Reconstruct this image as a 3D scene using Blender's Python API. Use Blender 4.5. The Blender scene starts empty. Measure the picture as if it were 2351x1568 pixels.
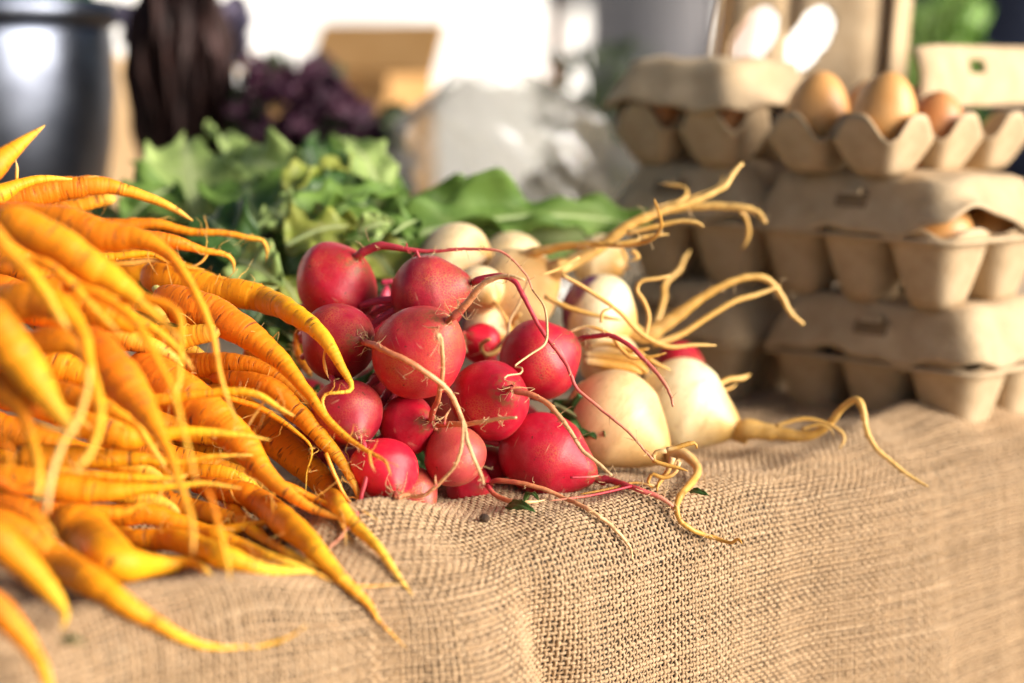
import bpy, math, random
import numpy as np
from mathutils import Vector, Matrix
random.seed(7); RNG = np.random.default_rng(7)
S = bpy.context.scene
COL = S.collection

# ------------------------------------------------------------------ camera
D0 = 0.85                      # reference distance: the frame is 0.46 m wide there
K = 0.46 / 2351 / D0           # metres per picture unit per metre of depth
TH = math.radians(8.3)
CAMH = 0.20                    # lens height above the table top
cam = bpy.data.cameras.new('camera'); camo = bpy.data.objects.new('camera', cam); COL.objects.link(camo)
camo.location = (0, 0, CAMH); camo.rotation_euler = (math.radians(90) - TH, 0, 0)
cam.sensor_fit = 'HORIZONTAL'; cam.sensor_width = 36; cam.lens = 36 * D0 / 0.46
cam.clip_start = 0.02; cam.clip_end = 400
cam.dof.use_dof = True; cam.dof.focus_distance = 0.865; cam.dof.aperture_fstop = 3.1; cam.dof.aperture_blades = 9
S.camera = camo

# ------------------------------------------------------------------ sky, sun, exposure
SUN_EL, SUN_AZ = math.radians(17), math.radians(-22)      # azimuth measured from +X (right), negative = towards the camera side
w = bpy.data.worlds.new('World'); S.world = w; w.use_nodes = True
nt = w.node_tree; bg = nt.nodes['Background']
sky = nt.nodes.new('ShaderNodeTexSky'); sky.sky_type = 'NISHITA'; sky.sun_disc = False
sky.sun_elevation = SUN_EL; sky.sun_rotation = math.radians(90) - SUN_AZ
sky.air_density = .8; sky.dust_density = 1.5; sky.ozone_density = .6
nt.links.new(sky.outputs[0], bg.inputs[0]); bg.inputs[1].default_value = 0.05
sl = bpy.data.lights.new('sun', 'SUN'); so = bpy.data.objects.new('sun', sl); COL.objects.link(so)
sl.energy = 4.3; sl.angle = math.radians(46); sl.color = (1.0, 0.94, 0.86)
to_sun = Vector((math.cos(SUN_EL) * math.cos(SUN_AZ), math.cos(SUN_EL) * math.sin(SUN_AZ), math.sin(SUN_EL)))
so.rotation_euler = to_sun.to_track_quat('Z', 'Y').to_euler(); so.location = to_sun * 5
S.view_settings.view_transform = 'Standard'; S.view_settings.look = 'None'
S.view_settings.exposure = 1.15; S.view_settings.gamma = 1.0; S.view_settings.use_curve_mapping = False
S.render.engine = 'CYCLES'
S.cycles.use_denoising = True
S.cycles.max_bounces = 5; S.cycles.diffuse_bounces = 3; S.cycles.glossy_bounces = 2; S.cycles.transmission_bounces = 3; S.cycles.transparent_max_bounces = 8
S.cycles.use_adaptive_sampling = True; S.cycles.adaptive_threshold = .025

# ------------------------------------------------------------------ helpers
RIGHT = np.array([1.0, 0, 0]); FWD = np.array([0, math.cos(TH), -math.sin(TH)]); UPV = np.array([0, math.sin(TH), math.cos(TH)])
def W(px, py, z):
    return np.array([0, 0, CAMH]) + z * (FWD + (px - 1175.5) * K * RIGHT - (py - 784) * K * UPV)
def G(px, py, h=0.0):          # point of the table plane (height h) seen at that place of the picture
    d = FWD + (px - 1175.5) * K * RIGHT - (py - 784) * K * UPV
    return np.array([0, 0, CAMH]) + d * ((h - CAMH) / d[2])

ORG = {}
def tag(o, label=None, cat=None, group=None, kind=None):
    if label: o['label'] = label
    if cat: o['category'] = cat
    if group: o['group'] = group
    if kind: o['kind'] = kind
    return o
def empty(name, loc):
    o = bpy.data.objects.new(name, None); COL.objects.link(o); o.location = tuple(loc); o.empty_display_size = .02
    ORG[o] = np.array(loc, float); return o
def mesh_data(name, v, f, mat=None, attrs=None, smooth=True):
    me = bpy.data.meshes.new(name)
    v = np.asarray(v, np.float32)
    if isinstance(f, np.ndarray):
        n, k = f.shape
        me.vertices.add(len(v)); me.vertices.foreach_set('co', v.ravel())
        me.loops.add(n * k); me.loops.foreach_set('vertex_index', f.astype(np.int32).ravel())
        me.polygons.add(n); me.polygons.foreach_set('loop_start', np.arange(0, n * k, k, dtype=np.int32))
        me.update(calc_edges=True)
    else:
        me.from_pydata([tuple(map(float, p)) for p in v], [], f); me.update()
    me.polygons.foreach_set('use_smooth', np.full(len(me.polygons), smooth, bool))
    for an, av in (attrs or {}).items():
        av = np.asarray(av, np.float32)
        if av.ndim == 2:
            a = me.attributes.new(an, 'FLOAT_VECTOR', 'POINT'); a.data.foreach_set('vector', av.ravel())
        else:
            a = me.attributes.new(an, 'FLOAT', 'POINT'); a.data.foreach_set('value', av)
    if mat: me.materials.append(mat)
    return me
def obj(name, v, f, mat, parent=None, attrs=None, smooth=True, org=None):
    """one mesh object; v in world coordinates"""
    v = np.asarray(v, float)
    if parent is not None: o0 = ORG[parent]
    else: o0 = np.array(org if org is not None else [v[:, 0].mean(), v[:, 1].mean(), v[:, 2].min()], float)
    o = bpy.data.objects.new(name, mesh_data(name, v - o0, f, mat, attrs, smooth)); COL.objects.link(o)
    if parent is not None: o.parent = parent
    else: o.location = tuple(o0)
    ORG[o] = o0
    return o
def solid(o, t, off=0):
    m = o.modifiers.new('thickness', 'SOLIDIFY'); m.thickness = t; m.offset = off; return o

def catmull(P, n):
    P = np.asarray(P, float); m = len(P)
    if m == 2: 
        t = np.linspace(0, 1, n)[:, None]; return P[0] * (1 - t) + P[1] * t
    Q = np.vstack([2 * P[0] - P[1], P, 2 * P[-1] - P[-2]])
    seg = np.linalg.norm(np.diff(P[:, :3], axis=0), axis=1) + 1e-9
    cum = np.concatenate([[0], np.cumsum(seg)]); tt = np.linspace(0, cum[-1], n)
    i = np.clip(np.searchsorted(cum, tt, 'right') - 1, 0, m - 2); u = ((tt - cum[i]) / seg[i])[:, None]
    p0, p1, p2, p3 = Q[i], Q[i + 1], Q[i + 2], Q[i + 3]
    return .5 * (2 * p1 + (p2 - p0) * u + (2 * p0 - 5 * p1 + 4 * p2 - p3) * u ** 2 + (3 * p1 - p0 - 3 * p2 + p3) * u ** 3)
def frames(C):
    T = np.gradient(C, axis=0); T /= np.linalg.norm(T, axis=1)[:, None] + 1e-12
    a = np.array([0, 0, 1.0]) if abs(T[0][2]) < .9 else np.array([1.0, 0, 0])
    N = np.zeros_like(C); n = a - T[0] * a.dot(T[0]); n /= np.linalg.norm(n)
    for i in range(len(C)):
        n = n - T[i] * n.dot(T[i]); n /= np.linalg.norm(n) + 1e-12; N[i] = n
    return T, N, np.cross(T, N)
def tube(C, R, sides, lump=None):
    """closed tube along centres C with radii R; returns verts, faces, attrs (rest = straightened position, t = 0..1 along it)"""
    T, N, B = frames(C); n = len(C)
    a = np.linspace(0, 2 * np.pi, sides, endpoint=False)
    ca, sa = np.cos(a), np.sin(a)
    RR = R[:, None] * (np.ones((n, sides)) if lump is None else lump)
    V = C[:, None] + RR[..., None] * (N[:, None] * ca[None, :, None] + B[:, None] * sa[None, :, None])
    s = np.concatenate([[0], np.cumsum(np.linalg.norm(np.diff(C, axis=0), axis=1))])
    rest = np.stack([RR * ca, RR * sa, np.repeat(s[:, None], sides, 1)], -1)
    t = np.repeat((s / s[-1])[:, None], sides, 1)
    i = np.arange(n - 1)[:, None] * sides; j = np.arange(sides)[None]; j2 = (j + 1) % sides
    F = np.stack([i + j, i + j2, i + sides + j2, i + sides + j], -1).reshape(-1, 4)
    V = np.vstack([V.reshape(-1, 3), C[:1], C[-1:]]); b = n * sides
    rest = np.vstack([rest.reshape(-1, 3), [[0, 0, 0]], [[0, 0, s[-1]]]]); t = np.concatenate([t.ravel(), [0, 1]])
    j = np.arange(sides); j2 = (j + 1) % sides
    c0 = np.stack([j2, j, np.full(sides, b), np.full(sides, b)], -1)
    c1 = np.stack([(n - 1) * sides + j, (n - 1) * sides + j2, np.full(sides, b + 1), np.full(sides, b + 1)], -1)
    faces = F.tolist() + [x[:3] for x in c0.tolist()] + [x[:3] for x in c1.tolist()]
    return V, faces, {'rest': rest, 't': t}
def join(parts):
    V, F, A = [], [], {}; o = 0
    for v, f, a in parts:
        V.append(v); F += [[i + o for i in q] for q in f]; o += len(v)
        for k_, x in a.items(): A.setdefault(k_, []).append(x)
    return np.vstack(V), F, {k_: np.concatenate(x) for k_, x in A.items()}

# ---- node helper
def nd(nt, typ, props=None, **inp):
    n = nt.nodes.new('ShaderNode' + typ)
    for k_, v in (props or {}).items(): setattr(n, k_, v)
    for k_, v in inp.items():
        k2 = int(k_[1:]) if k_[0] == 'i' and k_[1:].isdigit() else k_.replace('_', ' ')
        s = n.inputs[k2]
        if isinstance(v, bpy.types.NodeSocket): nt.links.new(v, s)
        else: s.default_value = v
    return n
def ramp(nt, fac, stops):
    n = nt.nodes.new('ShaderNodeValToRGB'); e = n.color_ramp.elements
    while len(e) < len(stops): e.new(.5)
    for q, (p, c) in zip(e, stops): q.position = p; q.color = (*c, 1) if len(c) == 3 else c
    nt.links.new(fac, n.inputs[0]); return n.outputs[0]
def mixc(nt, f, a, b, mode='MIX'):
    n = nt.nodes.new('ShaderNodeMix'); n.data_type = 'RGBA'; n.blend_type = mode
    for s, v in ((n.inputs[0], f), (n.inputs[6], a), (n.inputs[7], b)):
        if isinstance(v, bpy.types.NodeSocket): nt.links.new(v, s)
        else: s.default_value = v if not isinstance(v, tuple) or len(v) == 4 else (*v, 1)
    return n.outputs[2]
def mth(nt, op, a, b=0.0):
    n = nt.nodes.new('ShaderNodeMath'); n.operation = op
    for s, v in ((n.inputs[0], a), (n.inputs[1], b)):
        if isinstance(v, bpy.types.NodeSocket): nt.links.new(v, s)
        else: s.default_value = v
    return n.outputs[0]
def newmat(name):
    m = bpy.data.materials.new(name); m.use_nodes = True
    return m, m.node_tree, m.node_tree.nodes['Principled BSDF'], m.node_tree.nodes['Material Output']
def rest_vec(nt, scale):
    a = nd(nt, 'Attribute', {'attribute_name': 'rest'})
    r = nd(nt, 'ObjectInfo').outputs['Random']
    off = nd(nt, 'CombineXYZ', X=mth(nt, 'MULTIPLY', r, 31.0), Y=mth(nt, 'MULTIPLY', r, 17.0), Z=mth(nt, 'MULTIPLY', r, 53.0))
    sc = nd(nt, 'VectorMath', {'operation': 'MULTIPLY'}, i0=a.outputs['Vector'], i1=scale)
    return nd(nt, 'VectorMath', {'operation': 'ADD'}, i0=sc.outputs[0], i1=off.outputs[0]).outputs[0]
def noise(nt, vec, scale=1.0, detail=3.0, rough=.55):
    return nd(nt, 'TexNoise', Vector=vec, Scale=scale, Detail=detail, Roughness=rough).outputs['Fac']

def carrot_material():
    m, nt, p, out = newmat('carrot_skin')
    t = nd(nt, 'Attribute', {'attribute_name': 't'}).outputs['Fac']
    base = ramp(nt, t, [(0, (.77, .20, .004)), (.35, (.83, .27, .005)), (.62, (.88, .36, .008)), (.85, (.88, .45, .030)), (1, (.82, .48, .09))])
    big = noise(nt, rest_vec(nt, (55, 55, 30)), 1, 2)
    base = mixc(nt, mth(nt, 'MULTIPLY', mth(nt, 'SUBTRACT', big, .38), 1.6), base, (.68, .15, .004))
    rnd = nd(nt, 'ObjectInfo').outputs['Random']
    hsv = nd(nt, 'HueSaturation', Hue=mth(nt, 'ADD', mth(nt, 'MULTIPLY', rnd, .022), .489), Saturation=1.0, Value=1.0, Color=base)
    line = noise(nt, rest_vec(nt, (75, 75, 640)), 1, 2, .6)
    patch = noise(nt, rest_vec(nt, (120, 120, 120)), 1, 2)
    lines = mth(nt, 'MULTIPLY', ramp(nt, line, [(.57, (0, 0, 0)), (.64, (1, 1, 1))]), ramp(nt, patch, [(.42, (0, 0, 0)), (.60, (1, 1, 1))]))
    col = mixc(nt, mth(nt, 'MULTIPLY', lines, .85), hsv.outputs[0], (.16, .045, .012))
    soil = mth(nt, 'MULTIPLY', ramp(nt, noise(nt, rest_vec(nt, (160, 160, 260)), 1, 5, .7), [(.56, (0, 0, 0)), (.70, (1, 1, 1))]), ramp(nt, t, [(.0, (1, 1, 1)), (.7, (.25,) * 3)]))
    col = mixc(nt, mth(nt, 'MULTIPLY', soil, .5), col, (.30, .10, .02))
    spk = noise(nt, rest_vec(nt, (900, 900, 900)), 1, 2)
    col = mixc(nt, mth(nt, 'MULTIPLY', ramp(nt, spk, [(.66, (0, 0, 0)), (.74, (1, 1, 1))]), .35), col, (.2, .07, .02))
    ring = noise(nt, rest_vec(nt, (45, 45, 420)), 1, 3)
    h = mth(nt, 'SUBTRACT', ring, mth(nt, 'MULTIPLY', lines, .45))
    b = nd(nt, 'Bump', Strength=.55, Distance=.0014, Height=h)
    nt.links.new(col, p.inputs['Base Color']); nt.links.new(b.outputs[0], p.inputs['Normal'])
    p.inputs['Roughness'].default_value = .55; p.inputs['Specular IOR Level'].default_value = .28
    p.inputs['Subsurface Weight'].default_value = .10; p.inputs['Subsurface Radius'].default_value = (1, .4, .08); p.inputs['Subsurface Scale'].default_value = .004
    return m
def radish_material(name, c1, c2, russet, dark):
    m, nt, p, out = newmat(name)
    big = noise(nt, rest_vec(nt, (60, 60, 60)), 1, 3)
    base = ramp(nt, big, [(.3, c1), (.7, c2)])
    pores = noise(nt, rest_vec(nt, (650, 650, 650)), 1, 2)
    base = mixc(nt, mth(nt, 'MULTIPLY', ramp(nt, pores, [(.45, (0, 0, 0)), (.8, (1, 1, 1))]), .16), base, (.50, .05, .06))
    vor = nd(nt, 'TexVoronoi', {'feature': 'DISTANCE_TO_EDGE'}, Vector=rest_vec(nt, (820, 820, 820)), Scale=1.0)
    web = ramp(nt, vor.outputs['Distance'], [(.0, (1, 1, 1)), (.16, (0, 0, 0))])
    rmask = ramp(nt, noise(nt, rest_vec(nt, (42, 42, 42)), 1, 2), [(.52 - russet * .3, (0, 0, 0)), (.70 - russet * .2, (1, 1, 1))])
    col = mixc(nt, mth(nt, 'MULTIPLY', mth(nt, 'MULTIPLY', web, rmask), .7), base, (.52, .17, .045))
    col = mixc(nt, mth(nt, 'MULTIPLY', rmask, .25 * russet), col, (.50, .15, .08))
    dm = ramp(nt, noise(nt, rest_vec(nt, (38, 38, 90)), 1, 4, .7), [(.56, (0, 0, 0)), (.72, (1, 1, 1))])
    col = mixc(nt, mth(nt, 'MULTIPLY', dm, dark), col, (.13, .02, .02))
    dust = ramp(nt, noise(nt, rest_vec(nt, (95, 95, 140)), 1, 6, .72), [(.48, (0, 0, 0)), (.72, (1, 1, 1))])
    col = mixc(nt, mth(nt, 'MULTIPLY', dust, .28), col, (.40, .10, .10))
    sp = ramp(nt, noise(nt, rest_vec(nt, (420, 420, 420)), 1, 1), [(.72, (0, 0, 0)), (.77, (1, 1, 1))])
    col = mixc(nt, mth(nt, 'MULTIPLY', sp, .7), col, (.07, .025, .01))
    t = nd(nt, 'Attribute', {'attribute_name': 't'}).outputs['Fac']
    col_m = mth(nt, 'MULTIPLY', ramp(nt, t, [(.86, (0, 0, 0)), (.95, (1, 1, 1))]), ramp(nt, noise(nt, rest_vec(nt, (330, 330, 160)), 1, 4, .7), [(.45, (0, 0, 0)), (.6, (1, 1, 1))]))
    col = mixc(nt, mth(nt, 'MULTIPLY', col_m, .8), col, (.20, .09, .03))
    scar = mth(nt, 'MULTIPLY', ramp(nt, noise(nt, rest_vec(nt, (45, 45, 700)), 1, 2, .5), [(.64, (0, 0, 0)), (.69, (1, 1, 1))]), ramp(nt, noise(nt, rest_vec(nt, (110, 110, 110)), 1, 2), [(.52, (0, 0, 0)), (.62, (1, 1, 1))]))
    col = mixc(nt, mth(nt, 'MULTIPLY', scar, .6), col, (.55, .26, .16))
    b = nd(nt, 'Bump', Strength=.18, Distance=.0006, Height=mth(nt, 'ADD', noise(nt, rest_vec(nt, (300, 300, 300)), 1, 4), mth(nt, 'MULTIPLY', web, .3)))
    nt.links.new(col, p.inputs['Base Color']); nt.links.new(b.outputs[0], p.inputs['Normal'])
    rr = ramp(nt, big, [(.3, (.34,) * 3), (.7, (.50,) * 3)]); nt.links.new(rr, p.inputs['Roughness'])
    p.inputs['Specular IOR Level'].default_value = .38
    p.inputs['Subsurface Weight'].default_value = .0; p.inputs['Subsurface Radius'].default_value = (1, .12, .14); p.inputs['Subsurface Scale'].default_value = .003
    return m
def turnip_material(name, cream, tan, purple=True):
    m, nt, p, out = newmat(name)
    ax = nd(nt, 'Attribute', {'attribute_name': 't'}).outputs['Fac']
    n1 = noise(nt, rest_vec(nt, (90, 90, 90)), 1, 4)
    a2 = mth(nt, 'ADD', ax, mth(nt, 'MULTIPLY', mth(nt, 'SUBTRACT', n1, .5), .18))
    col = ramp(nt, a2, [(.0, (.14, .02, .10)), (.20, (.17, .025, .11)), (.27, cream), (.68, cream), (.92, tan)])
    if not purple: col = ramp(nt, a2, [(.0, cream), (.55, cream), (.92, tan)])
    blot = ramp(nt, noise(nt, rest_vec(nt, (130, 130, 260)), 1, 4, .65), [(.50, (0, 0, 0)), (.68, (1, 1, 1))])
    rg = ramp(nt, noise(nt, rest_vec(nt, (25, 25, 520)), 1, 3, .6), [(.60, (0, 0, 0)), (.70, (1, 1, 1))])
    col = mixc(nt, mth(nt, 'MULTIPLY', rg, .18), col, (.42, .22, .08))
    col = mixc(nt, mth(nt, 'MULTIPLY', blot, .42), col, (.45, .26, .09))
    b = nd(nt, 'Bump', Strength=.15, Distance=.0006, Height=noise(nt, rest_vec(nt, (260, 260, 500)), 1, 4))
    nt.links.new(col, p.inputs['Base Color']); nt.links.new(b.outputs[0], p.inputs['Normal'])
    p.inputs['Roughness'].default_value = .42
    p.inputs['Subsurface Weight'].default_value = .2; p.inputs['Subsurface Radius'].default_value = (1, .7, .35); p.inputs['Subsurface Scale'].default_value = .004
    return m
def root_material(name, c0, c1, c2, p1=.35):
    m, nt, p, out = newmat(name)
    t = nd(nt, 'Attribute', {'attribute_name': 't'}).outputs['Fac']
    n1 = noise(nt, rest_vec(nt, (300, 300, 180)), 1, 3)
    f = mth(nt, 'ADD', t, mth(nt, 'MULTIPLY', mth(nt, 'SUBTRACT', n1, .5), .5))
    col = ramp(nt, f, [(.0, c0), (p1, c1), (.9, c2)])
    dk = ramp(nt, noise(nt, rest_vec(nt, (700, 700, 900)), 1, 2), [(.6, (0, 0, 0)), (.72, (1, 1, 1))])
    col = mixc(nt, mth(nt, 'MULTIPLY', dk, .5), col, (.22, .07, .02))
    b = nd(nt, 'Bump', Strength=.4, Distance=.0006, Height=noise(nt, rest_vec(nt, (250, 250, 700)), 1, 3))
    nt.links.new(col, p.inputs['Base Color']); nt.links.new(b.outputs[0], p.inputs['Normal'])
    p.inputs['Roughness'].default_value = .5
    return m
def leaf_material(name, c1, c2, vein, trans, rough=.42):
    m, nt, p, out = newmat(name)
    big = noise(nt, rest_vec(nt, (38, 38, 38)), 1, 3)
    col = ramp(nt, big, [(.3, c1), (.7, c2)])
    v = nd(nt, 'Attribute', {'attribute_name': 'vein'}).outputs['Fac']
    col = mixc(nt, mth(nt, 'MULTIPLY', v, .75), col, vein)
    blister = noise(nt, rest_vec(nt, (260, 260, 260)), 1, 3)
    b = nd(nt, 'Bump', Strength=.35, Distance=.0015, Height=blister)
    nt.links.new(col, p.inputs['Base Color']); nt.links.new(b.outputs[0], p.inputs['Normal'])
    p.inputs['Roughness'].default_value = rough; p.inputs['Specular IOR Level'].default_value = .32
    tr = nd(nt, 'BsdfTranslucent'); tc = mixc(nt, .5, col, (.25, .32, .02)); nt.links.new(tc, tr.inputs[0])
    mx = nd(nt, 'MixShader', i0=trans, i1=p.outputs[0], i2=tr.outputs[0]); nt.links.new(mx.outputs[0], out.inputs[0])
    return m
def obj_vec(nt): return nd(nt, 'TexCoord').outputs['Object']
def pulp_material(name, c1, c2):
    m, nt, p, out = newmat(name); v = obj_vec(nt)
    col = ramp(nt, noise(nt, v, 60, 4), [(.35, c1), (.68, c2)])
    fl = ramp(nt, noise(nt, v, 900, 2), [(.66, (0, 0, 0)), (.74, (1, 1, 1))])
    col = mixc(nt, mth(nt, 'MULTIPLY', fl, .4), col, (.18, .12, .07))
    b = nd(nt, 'Bump', Strength=.5, Distance=.0012, Height=noise(nt, v, 420, 4))
    nt.links.new(col, p.inputs['Base Color']); nt.links.new(b.outputs[0], p.inputs['Normal'])
    p.inputs['Roughness'].default_value = .9; p.inputs['Specular IOR Level'].default_value = .2
    return m
def plain(name, c1, c2, scale, rough=.7, bump=.2, bscale=None, metal=0.0, dist=.002, aniso=(1, 1, 1)):
    m, nt, p, out = newmat(name)
    v = nd(nt, 'VectorMath', {'operation': 'MULTIPLY'}, i0=obj_vec(nt), i1=aniso).outputs[0]
    col = ramp(nt, noise(nt, v, scale, 4), [(.32, c1), (.68, c2)])
    b = nd(nt, 'Bump', Strength=bump, Distance=dist, Height=noise(nt, v, bscale or scale * 4, 4))
    nt.links.new(col, p.inputs['Base Color']); nt.links.new(b.outputs[0], p.inputs['Normal'])
    p.inputs['Roughness'].default_value = rough; p.inputs['Metallic'].default_value = metal
    return m
def burlap_material(name, flat):
    m, nt, p, out = newmat(name)
    a = nd(nt, 'Attribute', {'attribute_name': 'rest'}).outputs['Vector']
    def vs(sc): return nd(nt, 'VectorMath', {'operation': 'MULTIPLY'}, i0=a, i1=sc).outputs[0]
    big = noise(nt, vs((9, 9, 9)), 1, 4, .6)
    col = ramp(nt, big, [(.25, (.45, .295, .158)), (.5, (.53, .362, .212)), (.75, (.61, .440, .270))])
    rid = nd(nt, 'Attribute', {'attribute_name': 'thread'}).outputs['Fac']
    col = mixc(nt, mth(nt, 'MULTIPLY', rid, .38), col, (.38, .235, .11))
    fine = noise(nt, vs((420, 420, 420)), 1, 4, .7)
    col = mixc(nt, ramp(nt, fine, [(.38, (.55,) * 3), (.62, (0, 0, 0))]), col, (.30, .18, .085))
    st = ramp(nt, noise(nt, vs((26, 26, 26)), 1, 4, .65), [(.62, (0, 0, 0)), (.76, (1, 1, 1))])
    col = mixc(nt, mth(nt, 'MULTIPLY', st, .4), col, (.24, .13, .06))
    nt.links.new(col, p.inputs['Base Color'])
    if flat:
        wv = nd(nt, 'TexChecker', Vector=vs((435, 435, 435)), Scale=1.0).outputs['Fac']
        b = nd(nt, 'Bump', Strength=.6, Distance=.0012, Height=mth(nt, 'ADD', wv, fine))
    else:
        b = nd(nt, 'Bump', Strength=.7, Distance=.0005, Height=noise(nt, vs((900, 900, 900)), 1, 4, .7))
    nt.links.new(b.outputs[0], p.inputs['Normal'])
    p.inputs['Roughness'].default_value = .88; p.inputs['Specular IOR Level'].default_value = .22
    p.inputs['Sheen Weight'].default_value = .12
    return m

M = {}
M['carrot'] = carrot_material()
M['carrot_root'] = root_material('carrot_side_root', (.82, .33, .02), (.85, .42, .06), (.80, .50, .16))
M['crown'] = plain('carrot_stem_stub', (.45, .42, .10), (.62, .58, .22), 200, .6)
M['cut'] = plain('carrot_cut_end', (.85, .40, .04), (.90, .52, .10), 300, .5)
M['red'] = radish_material('radish_skin_crimson', (.36, .004, .018), (.54, .010, .034), .08, .4)
M['rose'] = radish_material('radish_skin_rose', (.46, .010, .026), (.63, .028, .043), .5, .38)
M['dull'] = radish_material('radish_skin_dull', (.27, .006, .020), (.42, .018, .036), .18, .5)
M['bright'] = radish_material('radish_skin_bright', (.62, .006, .024), (.76, .012, .040), .0, .10)
M['pinkbrown'] = radish_material('radish_skin_weathered', (.40, .026, .038), (.52, .085, .075), .55, .4)
M['radish_root'] = root_material('radish_tail_root', (.44, .022, .045), (.62, .22, .09), (.78, .50, .24), .32)
M['radish_root_red'] = root_material('radish_tail_red', (.42, .016, .040), (.55, .06, .07), (.66, .26, .15), .5)
M['hair'] = root_material('root_hair', (.45, .24, .10), (.62, .40, .18), (.70, .50, .26))
M['stem'] = plain('radish_leaf_stem', (.52, .03, .08), (.60, .10, .14), 120, .45)
M['turnip'] = turnip_material('turnip_skin', (.80, .60, .33), (.60, .33, .09))
M['turnip_white'] = turnip_material('turnip_skin_white', (.86, .72, .44), (.66, .40, .12))
M['turnip_plain'] = turnip_material('turnip_skin_tan', (.74, .50, .24), (.58, .32, .10), False)
M['turnip_white_plain'] = turnip_material('turnip_skin_ivory', (.86, .72, .44), (.66, .40, .12), False)
M['turnip_root'] = root_material('turnip_tail_root', (.66, .40, .13), (.66, .36, .07), (.72, .44, .13))
M['turnip_root_tan'] = root_material('turnip_tail_tan', (.74, .52, .25), (.62, .32, .06), (.60, .30, .05))
M['leaf'] = leaf_material('turnip_leaf', (.095, .185, .030), (.20, .325, .062), (.44, .50, .18), .30, .58)
M['leaf_pale'] = leaf_material('turnip_leaf_pale', (.23, .33, .085), (.37, .47, .15), (.52, .56, .27), .25, .55)
M['leaf_yellow'] = leaf_material('turnip_leaf_yellowing', (.26, .32, .05), (.42, .42, .09), (.58, .55, .25), .3)
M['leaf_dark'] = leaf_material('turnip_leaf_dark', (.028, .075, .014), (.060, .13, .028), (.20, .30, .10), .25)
M['kale'] = leaf_material('purple_kale_leaf', (.022, .007, .016), (.085, .016, .046), (.12, .04, .07), .10, .55)
M['kale_green'] = leaf_material('green_kale_leaf', (.018, .034, .010), (.050, .075, .026), (.16, .18, .10), .15, .5)
M['chard'] = leaf_material('dark_chard_leaf', (.016, .005, .004), (.042, .013, .009), (.06, .010, .01), .04, .6)
M['lavender'] = leaf_material('greyish_purple_leaf', (.07, .06, .10), (.15, .13, .20), (.12, .08, .12), .15, .5)
M['herb'] = leaf_material('herb_leaf', (.025, .045, .018), (.055, .075, .030), (.10, .12, .05), .2, .6)
M['fresh'] = leaf_material('fresh_leaf', (.10, .26, .02), (.22, .42, .05), (.4, .5, .2), .35)
M['pulp'] = pulp_material('moulded_pulp', (.44, .315, .185), (.54, .40, .25))
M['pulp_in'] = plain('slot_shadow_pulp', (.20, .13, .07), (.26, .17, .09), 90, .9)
M['egg'] = plain('egg_shell', (.52, .20, .06), (.60, .26, .09), 70, .45, .08, 900)
M['egg_pale'] = plain('egg_shell_tan', (.62, .29, .08), (.68, .35, .12), 70, .45, .08, 900)
M['burlap'] = burlap_material('burlap_thread', False)
M['burlap_flat'] = burlap_material('burlap_weave', True)
M['gap_shade_sheet'] = plain('weave_gap_shade', (.030, .020, .012), (.055, .036, .022), 60, .9)  # dark colour painted as the shade between the threads
M['wood'] = plain('table_wood', (.10, .06, .03), (.17, .10, .05), 12, .7, .3, 60, aniso=(1, 8, 8))
M['steel'] = plain('brushed_steel', (.09, .10, .13), (.17, .19, .24), 30, .36, .05, 200, 1.0)
M['cardboard'] = plain('corrugated_card', (.40, .21, .065), (.48, .27, .10), 25, .85)
M['paper'] = plain('brown_paper', (.52, .33, .16), (.62, .42, .22), 30, .8, .5, 40, dist=.006)
M['canvas'] = plain('white_canvas', (.80, .79, .77), (.86, .85, .83), 2, .9)
M['ground'] = plain('darkened_paving', (.10, .095, .085), (.16, .15, .135), 3, .9, .3, 80)  # ground darkened to cut the sunlight it bounces up as fill
M['seed'] = plain('soil_crumb', (.03, .015, .008), (.09, .045, .02), 400, .9, .6)

# ------------------------------------------------------------------ setting: ground, tent wall, table, burlap
def grid_obj(name, o0, eu, ev, nu, nv, mat, fn=None, **kw):
    u, v = np.meshgrid(np.linspace(0, 1, nu), np.linspace(0, 1, nv), indexing='ij')
    P = np.array(o0) + u[..., None] * np.array(eu) + v[..., None] * np.array(ev)
    if fn is not None: P = P + fn(u, v)
    i = np.arange(nu - 1)[:, None] * nv; j = np.arange(nv - 1)[None]
    F = np.stack([i + j, i + nv + j, i + nv + j + 1, i + j + 1], -1).reshape(-1, 4)
    V = P.reshape(-1, 3)
    return obj(name, V, F, mat, attrs={'rest': V}, **kw)
tag(grid_obj('ground', (-150, -60, -.78), (300, 0, 0), (0, 300, 0), 40, 40, M['ground']), kind='structure')

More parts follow.
